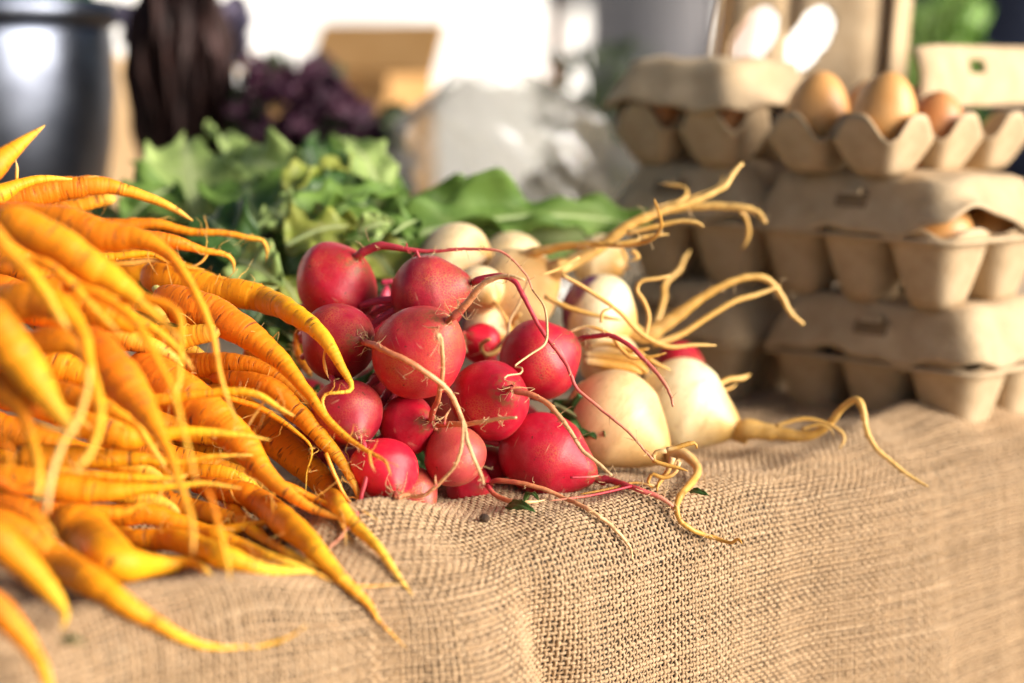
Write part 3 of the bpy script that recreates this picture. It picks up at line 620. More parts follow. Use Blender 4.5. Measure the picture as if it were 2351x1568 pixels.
# ------------------------------------------------------------------ radishes and turnips
def bulb(center, axis, R, elong, flare, seed, rows=44, cols=40, tailr=.055, crown_flat=.9):
    rs = np.random.default_rng(seed)
    ax = axis / np.linalg.norm(axis); h = np.array([0, 0, 1.0]) if abs(ax[2]) < .9 else np.array([1.0, 0, 0])
    e1 = np.cross(h, ax); e1 /= np.linalg.norm(e1); e2 = np.cross(ax, e1)
    th = np.linspace(.06, np.pi, rows)                       # 0 = crown, pi = root end
    u = -np.cos(th); r = np.sin(th)
    u = np.where(u < 0, u * crown_flat, u)
    k_ = np.clip((u - .45) / .55, 0, 1); u2 = u + k_ ** 2 * flare
    r = np.maximum(r * (1 - .22 * k_), tailr * (1.0 + .8 * (1 - k_)))
    uu = np.concatenate([u2, [u2[-1] + .10, u2[-1] + .22]]); rr = np.concatenate([r, [tailr * .95, tailr * .85]])
    uu *= elong
    a = np.linspace(0, 2 * np.pi, cols, endpoint=False)
    ph = rs.uniform(0, 6.28, 8); am = rs.uniform(.6, 1.2, 4)
    lump = 1 + .030 * am[0] * np.sin(2 * a + ph[0])[None] + .026 * np.sin(3 * a + ph[1])[None] * np.sin(uu * 2 + ph[2])[:, None] + .010 * np.sin(5 * a[None] + ph[3] + uu[:, None] * 4) + .012 * np.sin(uu * 5 + ph[4])[:, None]
    rad = rr[:, None] * lump
    P = center + R * (uu[:, None, None] * ax + rad[..., None] * (np.cos(a)[None, :, None] * e1 + np.sin(a)[None, :, None] * e2))
    rest = np.stack([R * rad * np.cos(a), R * rad * np.sin(a), np.repeat((R * uu)[:, None], cols, 1)], -1)
    t = np.repeat(np.clip((uu / elong + crown_flat) / (crown_flat + 1 + flare), 0, 1)[:, None], cols, 1)
    n = len(uu); i = np.arange(n - 1)[:, None] * cols; j = np.arange(cols)[None]; j2 = (j + 1) % cols
    F = np.stack([i + j, i + j2, i + cols + j2, i + cols + j], -1).reshape(-1, 4).tolist()
    F.append(list(range(cols))[::-1])
    return P.reshape(-1, 3), F, {'rest': rest.reshape(-1, 3), 't': t.ravel()}, center + ax * R * uu[-3], ax, (e1, e2), center + ax * R * uu[0]
def hairs(name, base, ax, e1, e2, R, n, parent, mat, seed, spread=.25, ln=.35):
    rs = np.random.default_rng(seed); parts = []
    for i in range(n):
        a = rs.uniform(0, 6.28); d = np.cos(a) * e1 + np.sin(a) * e2; o = rs.uniform(-.12, .55)
        b = base + ax * R * o + d * R * .045
        L = R * rs.uniform(.12, ln); dd = d + ax * rs.uniform(-.8, .8) + rs.standard_normal(3) * .5; dd /= np.linalg.norm(dd)
        c = np.array([b, b + dd * L * .4, b + dd * L * .75 + rs.standard_normal(3) * L * .25, b + dd * L + rs.standard_normal(3) * L * .4])
        parts.append(tube(catmull(c, 8), np.linspace(.00022, .00007, 8), 3))
    v, f, a = join(parts); o = obj(name, v, f, mat, parent, a); o['kind'] = 'stuff'; return o
def root_veg(name, label, cat, group, skin, root_mat, c, R, z, rootpx, tail, zend, elong=1.0, flare=.22, tailw=None, side=(), nh=0, tow=1, stems=0, tailr=.055, axdep=None, crown_flat=.9, hair_ln=.35):
    """c (px,py) centre, R radius in picture units, rootpx where the tail leaves the bulb, tail [(px,py,r[,z])...]"""
    seed = abs(hash(label)) % 10 ** 6 if False else sum(ord(q) * (i + 3) for i, q in enumerate(label)) % 99991
    ctr = W(c[0], c[1], z); Rm = R * K * z
    d = np.array([(rootpx[0] - c[0]) / R, -(rootpx[1] - c[1]) / R]); q = np.linalg.norm(d)
    if q > .985: d *= .985 / q; q = .985
    dep = tow * math.sqrt(1 - q * q) if axdep is None else axdep
    ax = d[0] * RIGHT + d[1] * UPV - dep * FWD; ax /= np.linalg.norm(ax)
    v, f, a, rb, ax, (e1, e2), cb = bulb(ctr, ax, Rm, elong, flare, seed, tailr=tailr, crown_flat=crown_flat)
    low = min(v[:, 2]); o = empty(name, (ctr[0], ctr[1], low)); tag(o, label, cat, group)
    obj('bulb', v, f, skin, o, a)
    # tail
    if tail:
        zs = (rb - np.array([0, 0, CAMH])).dot(FWD)
        P0 = rb - ax * Rm * .12; r0 = Rm * tailr * .98
        P1 = rb + ax * Rm * .12
        Q = [[*P0, r0], [*P1, r0 * .92]]; n = len(tail)
        for i, p in enumerate(tail):
            zz = p[3] if len(p) > 3 else zs + (zend - zs) * (i + 1) / n
            Q.append([*W(p[0], p[1], zz), p[2] * K * zz])
        Q = np.array(Q); L = np.linalg.norm(np.diff(Q[:, :3], axis=0), axis=1).sum(); m = int(np.clip(L / .0016, 16, 130))
        C = catmull(Q, m); rs = np.random.default_rng(seed); wob = rs.standard_normal((m, 3)); ker = np.ones(7) / 7
        wob = np.stack([np.convolve(wob[:, i], ker, 'same') for i in range(3)], 1)
        Rr = np.clip(C[:, 3], .0002, None) * (1 + .035 * np.sin(np.linspace(0, L, m) * 700 + seed) + .05 * np.convolve(rs.standard_normal(m), np.ones(3) / 3, 'same'))
        C3 = C[:, :3] + wob * (.0006 * np.clip(np.linspace(0, 8, m) - 1, 0, 1))[:, None]
        C3 = lift_off(C3, Rr); vv, ff, aa = tube(C3, Rr, 9); obj('tail_root', vv, ff, root_mat, o, aa)
        for j, (sp, za, zb) in enumerate(side):
            vv, ff, aa = root_thing('r', sp, za, zb, None, sides=6, seed=seed + j, lumpy=.03)
            obj('side_root', vv, ff, root_mat, o, aa)
        prt = []
        for q_ in range(16):
            i_ = rs.integers(m // 8, m - 3); d_ = rs.standard_normal(3) * .8 - FWD * .4; d_ /= np.linalg.norm(d_); L_ = rs.uniform(.0015, .006); p_ = C3[i_]
            c_ = np.array([p_, p_ + d_ * (Rr[i_] + L_ * .4), p_ + d_ * (Rr[i_] + L_ * .7) + rs.standard_normal(3) * L_ * .3, p_ + d_ * (Rr[i_] + L_) + rs.standard_normal(3) * L_ * .4])
            prt.append(tube(catmull(c_, 7), np.linspace(.00020, .00006, 7), 4))
        hv, hf, ha = join(prt); obj('tail_hairs', hv, hf, M['hair'], o, ha)['kind'] = 'stuff'
        if nh: hairs('root_hairs', rb, ax, e1, e2, Rm, nh, o, M['hair'], seed, ln=hair_ln)
    for k_ in range(stems):
        a_ = 6.28 * k_ / stems; b0 = cb + (np.cos(a_) * e1 + np.sin(a_) * e2) * Rm * .14 + ax * Rm * .08
        dirn = -ax + (np.cos(a_) * e1 + np.sin(a_) * e2) * .25
        c4 = np.array([b0, b0 + dirn * Rm * .45, b0 + dirn * Rm * .9 + np.array([0, 0, -.002])])
        vv, ff, aa = tube(catmull(c4, 8), np.linspace(Rm * .11, Rm * .085, 8), 8); obj('leaf_stem', vv, ff, M['stem'], o, aa)
    return o
RG = 'red radishes of the bunch'
def radish(label, skin, c, R, z, rp, tail, zend, rm='radish_root', **kw):
    return root_veg('radish', label, 'radish', RG, M[skin], M[rm], c, R, z, rp, tail, zend, stems=kw.pop('stems', 3), **kw)
radish('large crimson radish at the upper left of the bunch with an arching red tail', 'red', (772, 650), 99, .925, (828, 590), [(845, 573, 11), (872, 564, 10), (905, 567, 8), (960, 574, 5), (1040, 574, 4), (1110, 573, 3.5), (1160, 585, 3), (1205, 628, 2.5), (1222, 665, 2)], .89, 'radish_root_red',
       elong=.86, flare=.1, nh=8, tailr=.11, crown_flat=1.0, side=[([(898, 566, 4), (918, 572, 3), (940, 580, 2), (946, 588, 1)], .91, .905), ([(934, 560, 2), (934, 572, 2), (940, 582, 1.5), (945, 576, 1)], .905, .90), ([(955, 575, 4), (962, 588, 3), (970, 603, 2)], .90, .90), ([(958, 580, 3), (945, 596, 3), (934, 620, 4)], .905, .92)])
radish('dull crimson radish behind the front one with a long red tail to the turnips', 'dull', (984, 678), 92, .905, (1068, 655), [(1090, 646, 9), (1120, 637, 8), (1152, 634, 7), (1180, 645, 6.5), (1205, 680, 6), (1230, 735, 5), (1265, 785, 5), (1300, 835, 4.5), (1325, 890, 4), (1370, 930, 4), (1430, 980, 3.5), (1500, 1055, 2.5)], .86, 'radish_root_red',
       nh=6, elong=1.04, flare=.16, tailr=.085)
radish('dull radish at the left middle with a pale tail crossing the front radish', 'dull', (777, 785), 88, .885, (826, 786), [(842, 787, 8, .858), (868, 796, 8, .844), (900, 812, 7.5, .838), (950, 838, 7, .836), (1000, 872, 7, .838), (1032, 905, 6.5, .842), (1058, 955, 6, .846), (1075, 1015, 5), (1092, 1060, 4.5), (1104, 1090, 4), (1109, 1110, 2)], .812, nh=22, tailr=.085, side=[([(1097, 1078, 3), (1090, 1088, 2), (1088, 1092, 1)], .813, .812)])
radish('largest rose radish at the front centre with russet skin and an upright tail', 'rose', (964, 806), 109, .865, (1022, 748), [(1046, 722, 10), (1070, 697, 9), (1092, 668, 8), (1112, 648, 7), (1140, 636, 6), (1170, 633, 4), (1205, 643, 2.5)], .83,
       nh=16, elong=1.02, flare=.14, tailr=.085, crown_flat=1.05, side=[([(1012, 752, 2), (985, 752, 1.5), (970, 747, 1)], .826, .832)])
radish('dusky radish at the lower left with wrinkles and a drooping red tail', 'dull', (797, 948), 82, .862, (822, 995), [(832, 1012, 7), (840, 1040, 6), (843, 1075, 6), (836, 1120, 5.5), (826, 1165, 5), (808, 1200, 4), (780, 1235, 3), (755, 1258, 2)], .83, 'radish_root_red', nh=14, tailr=.075)
radish('crimson radish tucked under the front radish, its pale tail pointing up', 'red', (934, 975), 68, .875, (978, 966), [(992, 950, 7), (1001, 925, 6.5), (1008, 900, 6), (1015, 860, 5.5), (1018, 820, 5), (1014, 785, 4.5), (1006, 768, 4), (1004, 774, 3), (1012, 790, 1.5)], .815, nh=18, tailr=.09, flare=.2)
radish('small bright red radish on the burlap with bushy root hairs', 'bright', (880, 1079), 79, .852, (908, 1122), [(930, 1135, 5), (952, 1141, 5), (975, 1137, 5), (1000, 1118, 4.5), (1030, 1085, 4), (1052, 1050, 4), (1062, 1010, 3.5), (1063, 965, 2.5)], .815, nh=70, tailr=.07, hair_ln=.5, side=[([(1001, 1117, 3), (1000, 1102, 3), (1000, 1090, 1.5)], .82, .82)])
radish('weathered pinkish brown radish in the lower middle with a level root stub', 'pinkbrown', (1046, 1048), 74, .872, (1000, 985), [(1015, 976, 6), (1040, 974, 7), (1075, 975, 6), (1110, 968, 5), (1150, 960, 4), (1186, 957, 3)], .83, nh=6, tailr=.08, flare=.05, side=[([(1020, 974, 3), (1024, 955, 3), (1035, 938, 2)], .84, .85)], stems=0)
radish('dark small radish lowest of the bunch, half behind the burlap fold', 'pinkbrown', (948, 1128), 58, .872, (985, 1160), [], .85, tow=1, stems=0)
radish('red radish right of the front one with a tail curving to the right', 'red', (1124, 918), 92, .885, (1158, 897), [(1185, 898, 8), (1220, 906, 7), (1255, 925, 6.5), (1285, 955, 6), (1315, 1000, 5), (1345, 1040, 4.5), (1380, 1070, 4), (1405, 1090, 2.5)], .835, elong=1.04, nh=10, tailr=.085, side=[([(1170, 893, 3), (1195, 889, 2), (1212, 893, 1)], .845, .845)])
radish('upper right red radish beside the turnips with a long pink tail', 'red', (1236, 828), 96, .915, (1330, 780), [(1362, 772, 6), (1398, 770, 6), (1440, 790, 5.5), (1480, 828, 5), (1515, 868, 4.5), (1538, 905, 4), (1546, 932, 3)], .875, 'radish_root_red', elong=1.02, flare=.08, nh=6, tailr=.075)
radish('dark red teardrop radish lying on the burlap at the right', 'red', (1250, 1046), 98, .895, (1352, 1090), [(1390, 1100, 9), (1440, 1115, 7), (1490, 1132, 6), (1530, 1150, 5), (1555, 1175, 4), (1560, 1200, 2.5)], .885, 'radish_root_red', elong=1.1, flare=.22, nh=6, tailr=.1, crown_flat=1.0, side=[([(1310, 1096, 3), (1350, 1095, 3), (1375, 1092, 3)], .865, .87), ([(1450, 1116, 3), (1400, 1128, 3), (1340, 1140, 3), (1260, 1150, 2)], .875, .86)])
radish('small round red radish in the gap left of the teardrop radish', 'red', (1124, 1068), 46, .91, (1150, 1100), [], .9, stems=0)
radish('dark little radish on the cloth with two tails running to the right', 'red', (1078, 1122), 56, .893, (1112, 1112), [(1135, 1104, 6), (1170, 1106, 6), (1230, 1118, 5.5), (1290, 1140, 5), (1350, 1170, 5), (1400, 1205, 4.5), (1435, 1240, 4), (1450, 1262, 3), (1452, 1284, 2)], .845, tailr=.1, nh=4, side=[([(1118, 1115, 6), (1140, 1138, 6), (1180, 1152, 6), (1225, 1152, 4), (1250, 1148, 3)], .87, .862)], stems=0)
radish('little red radish glimpsed between the front radish and the turnips', 'bright', (1104, 788), 48, .95, (1075, 770), [(1065, 790, 4), (1070, 810, 3)], .94)
radish('dark radish behind the carrot tips at the lower left of the bunch', 'dull', (730, 1010), 66, .895, (690, 1000), [], .9, tow=-1)
radish('crimson radish almost hidden behind the white turnip', 'red', (1560, 838), 55, 1.03, (1600, 838), [], 1.0)
radish('pink-stemmed radish hidden in the middle of the bunch', 'dull', (905, 880), 66, .945, (860, 900), [], .93, tow=-1)
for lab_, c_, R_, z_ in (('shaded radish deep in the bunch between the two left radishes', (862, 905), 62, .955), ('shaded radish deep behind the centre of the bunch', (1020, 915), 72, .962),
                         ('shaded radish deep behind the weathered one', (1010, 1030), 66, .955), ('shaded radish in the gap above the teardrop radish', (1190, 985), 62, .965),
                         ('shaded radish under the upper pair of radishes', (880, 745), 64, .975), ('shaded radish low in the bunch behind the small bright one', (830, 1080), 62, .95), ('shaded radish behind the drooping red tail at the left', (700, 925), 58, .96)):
    radish(lab_, 'dull', c_, R_, z_, (c_[0] - 20, c_[1] + 10), [], .95, tow=-1, stems=0)  # filler radishes added to darken the bright gaps in the bunch
for q, (sp, za, zb) in enumerate([([(868, 735, 14), (882, 690, 13), (888, 655, 10)], .95, .955), ([(876, 648, 6), (905, 645, 6), (940, 640, 6)], .95, .95)]):
    vv, ff, aa = root_thing('r', sp, za, zb, None, sides=10, seed=q, lumpy=.03, samples=16)
    tag(obj('radish_stalk', vv, ff, M['stem'], None, aa), ['thick pink radish stalk in the gap behind the upper left radish', 'thin red stalk bridging the two upper radishes'][q], 'stalk', 'pink radish stalks')

TG = 'cream turnips beside the radishes'
def turnip(label, c, R, z, rp, tail, zend, skin='turnip', rm='turnip_root', **kw):
    return root_veg('turnip', label, 'turnip', TG, M[skin], M[rm], c, R, z, rp, tail, zend, **kw)
turnip('purple-shouldered turnip at the back with a long brown tail over the others', (1042, 604), 92, 1.0, (1120, 622), [(1150, 606, 17), (1190, 592, 14), (1240, 577, 12), (1300, 566, 9), (1380, 560, 7), (1450, 562, 6), (1495, 548, 5), (1518, 522, 4), (1515, 490, 3.5), (1503, 458, 2)], .93, rm='turnip_root_tan', tailr=.2, flare=.12)
turnip('cream turnip behind the two back turnips, only its top showing', (1172, 612), 84, 1.04, (1230, 640), [(1290, 610, 12), (1350, 575, 10), (1420, 530, 8), (1500, 490, 8), (1600, 475, 9), (1680, 474, 9), (1735, 485, 8), (1758, 512, 5)], 1.0, tailr=.16)
turnip('big cream turnip whose thick hairy root points up to the egg cartons', (1192, 664), 95, .985, (1262, 628), [(1310, 606, 15), (1370, 572, 13), (1430, 528, 13), (1490, 496, 11), (1560, 473, 9), (1620, 452, 8), (1660, 430, 8), (1682, 400, 7), (1705, 377, 5)], .985, skin='turnip_plain', tailr=.24, flare=.2,
       side=[([(1440, 535, 7), (1500, 520, 6), (1560, 508, 5), (1600, 511, 5), (1616, 521, 3)], .965, .96), ([(1500, 495, 7), (1545, 470, 6), (1575, 450, 5), (1572, 430, 4), (1535, 424, 4), (1515, 421, 2)], 1.0, 1.02),
             ([(1500, 480, 5), (1560, 462, 4), (1640, 435, 3), (1660, 415, 3), (1655, 400, 2)], 1.05, 1.08), ([(1470, 545, 5), (1500, 540, 5), (1535, 538, 3)], .96, .96), ([(1410, 560, 5), (1445, 555, 6), (1468, 548, 5), (1463, 535, 3)], .95, .95),
             ([(1425, 566, 3), (1438, 590, 3), (1436, 605, 2)], .96, .96), ([(1330, 590, 4), (1280, 618, 4), (1240, 632, 2)], .94, .93), ([(1690, 475, 5), (1712, 500, 5), (1718, 540, 5), (1705, 572, 3)], 1.02, 1.03), ([(1450, 575, 6), (1465, 590, 5), (1445, 600, 3)], .97, .97)])
turnip('pale turnip wedged behind the root of the big one', (1372, 600), 62, 1.06, (1420, 612), [], 1.05)
turnip('round white turnip with a purple side and a long bowed yellow root', (1372, 716), 88, .99, (1452, 760), [(1490, 768, 20), (1540, 735, 16), (1600, 690, 11), (1660, 655, 9), (1715, 636, 8), (1760, 641, 8), (1788, 672, 7), (1812, 715, 6), (1846, 746, 4)], .99, skin='turnip_white', tailr=.2, flare=.1,
       side=[([(1500, 790, 9), (1560, 770, 8), (1620, 730, 7), (1690, 690, 7), (1740, 675, 6), (1792, 657, 4)], .97, .98), ([(1480, 775, 5), (1490, 730, 5), (1478, 690, 5), (1462, 668, 5), (1472, 645, 5), (1510, 640, 5), (1538, 632, 4)], .95, .95),
             ([(1500, 760, 7), (1515, 720, 7), (1525, 680, 7), (1528, 650, 7), (1560, 620, 6), (1570, 595, 5), (1585, 575, 3)], 1.02, 1.05), ([(1290, 632, 5), (1350, 665, 5), (1420, 715, 5), (1470, 765, 6), (1530, 795, 6), (1590, 792, 5), (1645, 793, 3)], .93, .94),
             ([(1250, 680, 6), (1310, 708, 6), (1380, 726, 5), (1430, 735, 3)], .955, .95), ([(1380, 740, 4), (1385, 715, 3), (1410, 705, 2)], .92, .92), ([(1440, 790, 5), (1500, 830, 5), (1540, 850, 3)], .945, .945)])
turnip('tan speckled turnip in front lying on the cloth with a knotted curling root', (1405, 960), 114, .935, (1500, 1030), [(1545, 1042, 18), (1565, 1040, 14), (1585, 1056, 11), (1602, 1080, 10), (1590, 1105, 9), (1568, 1130, 8), (1556, 1160, 7), (1560, 1190, 6), (1580, 1210, 6), (1605, 1224, 5.5), (1650, 1240, 5), (1680, 1246, 4), (1695, 1238, 4), (1703, 1248, 2)], .865, skin='turnip_plain', rm='turnip_root_tan', elong=1.04, flare=.34, tailr=.14,
       side=[([(1530, 1035, 6), (1505, 1040, 6), (1502, 1058, 5), (1530, 1068, 5), (1560, 1075, 4), (1580, 1082, 2)], .875, .87), ([(1545, 1050, 7), (1530, 1085, 6), (1512, 1110, 5), (1508, 1128, 4)], .885, .885), ([(1560, 1060, 5), (1548, 1088, 5), (1520, 1098, 5), (1498, 1088, 4), (1488, 1110, 4), (1500, 1122, 2)], .88, .88),
             ([(1530, 1032, 5), (1570, 1022, 6), (1596, 1018, 5), (1600, 1030, 4)], .87, .87), ([(1510, 1118, 4), (1460, 1108, 3), (1400, 1122, 3), (1330, 1135, 2)], .885, .875)])
turnip('whitest turnip beside the tan one with a root kinked upwards to the right', (1562, 928), 106, .985, (1655, 972), [(1710, 985, 26), (1765, 992, 19), (1820, 1000, 14), (1865, 998, 11), (1905, 970, 9), (1940, 932, 8), (1965, 917, 8), (1980, 935, 8), (1988, 985, 7), (2010, 1030, 6), (2060, 1072, 5.5), (2105, 1100, 4), (2132, 1116, 2)], .93, skin='turnip_white_plain', flare=.42, tailr=.22,
       side=[([(1655, 905, 5), (1652, 885, 6), (1675, 872, 6), (1705, 868, 6), (1722, 860, 4)], .985, 1.0), ([(1660, 898, 4), (1680, 890, 3), (1692, 880, 2)], .985, .99), ([(1780, 978, 5), (1840, 962, 5), (1890, 968, 4), (1930, 990, 4), (1938, 1010, 4), (1925, 1032, 3)], .96, .955), ([(1840, 985, 4), (1880, 975, 4), (1905, 985, 3), (1915, 1000, 2)], .955, .95)])
turnip('small cream turnip peeking out between the radishes', (1110, 752), 58, .975, (1160, 770), [(1180, 740, 5), (1195, 720, 4)], .96)
turnip('cream turnip shoulder behind the dull crimson radish', (1100, 665), 58, .965, (1130, 690), [(1165, 740, 5), (1172, 765, 6), (1160, 790, 7), (1130, 815, 6), (1108, 810, 5), (1105, 790, 5), (1125, 778, 4)], .93)
turnip('turnip under the round white one with a bundle of yellow roots', (1400, 830), 70, .985, (1425, 830), [(1445, 832, 18), (1470, 842, 12), (1485, 855, 6)], .96, rm='turnip_root_tan', tailr=.3,
       side=[([(1340, 815, 8), (1400, 822, 12), (1450, 832, 11), (1482, 850, 6)], .95, .945), ([(1340, 830, 9), (1400, 838, 12), (1445, 842, 10), (1475, 858, 5)], .945, .945), ([(1350, 795, 5), (1400, 790, 6), (1450, 805, 6), (1490, 800, 4)], .955, .95), ([(1305, 762, 4), (1350, 750, 4), (1400, 768, 5), (1425, 800, 5), (1455, 822, 5), (1500, 818, 4), (1530, 810, 2)], .925, .92)])
# thin curling root in front of the red radish
vv, ff, aa = root_thing('r', [(1222, 665, 2.5), (1250, 705, 3), (1256, 755, 3), (1250, 790, 3), (1215, 815, 2.5), (1190, 832, 2.5), (1182, 842, 2), (1198, 845, 2), (1195, 858, 2), (1165, 862, 2), (1158, 872, 1.5), (1175, 878, 1)], .875, .835, None, sides=6, seed=5, lumpy=.03)
tag(obj('loose_rootlet', vv, ff, M['hair'], None, aa), 'fine yellow rootlet curling in front of the upper right radish', 'rootlet')
vv, ff, aa = root_thing('r', [(1215, 640, 3), (1190, 700, 3), (1170, 735, 3), (1165, 770, 4), (1140, 800, 4)], .93, .93, None, sides=6, seed=6, lumpy=.03)
tag(obj('loose_rootlet', vv, ff, M['hair'], None, aa), 'pale rootlet hanging from the big cream turnip behind the radishes', 'rootlet')

# ------------------------------------------------------------------ leaves
def leaf_geo(base, tip, width, side, nrm, arch=.12, fold=.25, ruffle=.08, lobes=3, seed=0, nu=20, nv=11, droop=0.0, crumple=.10, lobe=.07):
    rs = np.random.default_rng(seed)
    base, tip = np.array(base, float), np.array(tip, float); L = np.linalg.norm(tip - base)
    u = np.linspace(0, 1, nu)[:, None]; v = np.linspace(-1, 1, nv)[None]
    prof = np.sin(np.pi * np.clip(u, 0, 1) ** .75) ** .7 * (1 - .12 * u) + .05 * (1 - u)
    ph = rs.uniform(0, 6.28, 6)
    edge = 1 + lobe * (np.sin(u * lobes * 6.28 + ph[0]) + .5 * np.sin(u * lobes * 14 + ph[1]))
    av = np.abs(v)
    wd_ = width * .5 * prof * (1 + (edge - 1) * av)
    x = wd_ * v * np.cos(fold * av)
    ruf = ruffle * width * av ** 1.5 * (np.sin(u * 19 + ph[2] + np.sign(v) * 1.3) + .5 * np.sin(u * 37 + ph[3] - np.sign(v)))
    cr = crumple * width * (np.sin(u * 9 + v * 3 + ph[4]) + np.sin(u * 15 - v * 5 + ph[5]) * .6) * av
    hgt = arch * L * np.sin(np.pi * u) + wd_ * av * np.sin(fold) * 1.0 + ruf + cr - droop * L * u ** 2
    P = base + (tip - base) * u[..., None] + side * x[..., None] + nrm * hgt[..., None]
    i = np.arange(nu - 1)[:, None] * nv; j = np.arange(nv - 1)[None]
    F = np.stack([i + j, i + nv + j, i + nv + j + 1, i + j + 1], -1).reshape(-1, 4)
    sidev = np.abs(((u * 7 + av * 1.6) % 1) - .5) * 2
    vein = np.clip(np.maximum(1 - av * 6, (np.clip(sidev - .86, 0, 1) / .14) * (1 - av) * .7), 0, 1)
    rest = np.stack([x + 0 * u, L * u + 0 * v, hgt], -1) + rs.uniform(0, 3, 3)
    mid = (base + (tip - base) * u + nrm * (arch * L * np.sin(np.pi * u) - droop * L * u ** 2))[:, :]
    return P.reshape(-1, 3), F, {'rest': rest.reshape(-1, 3), 'vein': vein.ravel()}, mid
def add_leaf(parent, name, b, t, width, mat, roll=0.0, seed=0, rib=True, cam_n=None, ribr=.0016, stem=0.0, **kw):
    b = np.array(b); t = np.array(t); d = t - b; d /= np.linalg.norm(d)
    n0 = np.array(cam_n if cam_n is not None else (-FWD * .75 + np.array([0, 0, .65]) + .1 * RIGHT))
    n = n0 - d * n0.dot(d); n /= np.linalg.norm(n) + 1e-9; s = np.cross(d, n)
    n, s = n * math.cos(roll) + s * math.sin(roll), s * math.cos(roll) - n * math.sin(roll)
    v, f, a, mid = leaf_geo(b, t, width, s, n, seed=seed, **kw)
    o = obj(name, v, f, mat, parent, a); solid(o, .0005)
    if rib:
        m2 = mid[:int(len(mid) * .86)]
        if stem > 0: m2 = np.vstack([[b - d * stem + np.array([0, 0, -stem * .25])], m2])
        vv, ff, aa = tube(m2 + n * ribr * .3, np.linspace(ribr, ribr * .3, len(m2)), 6)
        obj('midrib', vv, ff, M['rib'], o, aa)
    return o
M['rib'] = plain('leaf_midrib', (.36, .46, .17), (.48, .56, .26), 80, .45)
LP = lambda px, py, z: W(px, py, z)
greens = empty('turnip_greens', tuple(G(560, 760)))
tag(greens, 'crumpled heap of green turnip leaves behind the carrots', 'greens')
def px2m(p, z): return p * K * z
LV = [ # base, tip, z0, z1, width px, mat, roll, kw
    ((448, 535), (421, 318), 1.10, 1.16, 225, 'leaf_pale', .15, dict(fold=.15, arch=.08, lobes=3)),
    ((705, 415), (530, 372), 1.10, 1.13, 110, 'leaf_pale', -.3, dict(fold=.5, arch=.12)),
    ((720, 470), (735, 330), 1.12, 1.17, 120, 'leaf_dark', .5, dict(fold=.2)),
    ((872, 452), (786, 318), 1.08, 1.12, 105, 'leaf_pale', .35, dict(fold=.35, arch=.1)),
    ((657, 446), (815, 382), 1.05, 1.09, 90, 'leaf_yellow', -.5, dict(fold=.6, arch=.05)),
    ((676, 528), (915, 448), 1.02, 1.05, 105, 'leaf', -.45, dict(fold=.55, arch=.1)),
    ((615, 480), (672, 520), 1.03, 1.02, 95, 'leaf_pale', .3, dict(fold=.2)),
    ((655, 566), (822, 520), 1.01, 1.02, 125, 'leaf_yellow', -.1, dict(fold=.2, arch=.12)),
    ((700, 560), (900, 500), 1.03, 1.04, 90, 'leaf', .1, dict(fold=.4)),
    ((905, 640), (830, 575), 1.0, 1.02, 150, 'leaf_yellow', .2, dict(fold=.15)),
    ((822, 532), (905, 508), 1.0, 1.0, 55, 'leaf_pale', .4, dict(fold=.5)),
    ((900, 540), (965, 505), 1.0, 1.01, 80, 'leaf', .0, dict(fold=.2)),
    ((470, 500), (580, 610), 1.03, 1.0, 135, 'leaf_dark', .2, dict(fold=.3)),
    ((545, 600), (650, 660), .99, .97, 110, 'leaf_pale', .2, dict(fold=.3, arch=.15)),
    ((400, 430), (285, 520), 1.10, 1.08, 130, 'leaf', .1, dict(fold=.25)),
    ((560, 420), (600, 560), 1.12, 1.05, 170, 'leaf', .1, dict(fold=.2)),
    ((520, 370), (470, 318), 1.14, 1.2, 80, 'leaf_pale', .6, dict(fold=.5)),
    ((390, 370), (345, 430), 1.18, 1.16, 70, 'leaf_dark', .0, dict(fold=.3)),
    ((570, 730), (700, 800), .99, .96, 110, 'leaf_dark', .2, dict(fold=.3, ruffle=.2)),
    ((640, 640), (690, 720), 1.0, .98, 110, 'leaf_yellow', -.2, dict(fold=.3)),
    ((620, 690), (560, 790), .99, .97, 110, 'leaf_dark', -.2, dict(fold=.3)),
    ((660, 760), (700, 850), .97, .95, 80, 'leaf', .3, dict(ruffle=.25)),
    ((780, 430), (660, 470), 1.07, 1.05, 80, 'leaf_dark', -.3, dict(fold=.4)),
    ((860, 500), (760, 440), 1.09, 1.08, 110, 'leaf_dark', .2, dict(fold=.3)),
    ((930, 560), (760, 560), 1.06, 1.04, 120, 'leaf', .1, dict(fold=.2)),
    ((300, 490), (430, 470), 1.12, 1.1, 90, 'leaf_pale', .2, dict(fold=.3)),
]
for i, (b, t, z0, z1, wp, mt, roll, kw) in enumerate(LV):
    add_leaf(greens, 'leaf', W(*b, z0), W(*t, z1), px2m(wp * 1.3, z0), M[mt], roll, seed=100 + i, ribr=.0011, **kw)
rs = np.random.default_rng(21)
for i in range(40):
    x = rs.uniform(270, 930); top = 405 + 60 * abs((x - 560) / 300) ** 2; y = rs.uniform(top + 30, 760); z = 1.05 + .12 * (760 - y) / 380 + rs.uniform(0, .10)
    a = rs.uniform(0, 6.28); L = rs.uniform(140, 240)
    add_leaf(greens, 'leaf', W(x, y, z), W(x + L * math.cos(a), y + L * .6 * math.sin(a), z + rs.uniform(-.04, .04)), px2m(rs.uniform(130, 240), z), M[rs.choice(['leaf', 'leaf', 'leaf_pale', 'leaf_dark'])], rs.uniform(-.35, .35), seed=300 + i, fold=rs.uniform(.1, .5), ruffle=.09, lobes=3, ribr=.0010)
big = empty('turnip_leaf', tuple(G(1200, 800)))
tag(big, 'large folded green turnip leaf arching behind the turnips', 'leaf')
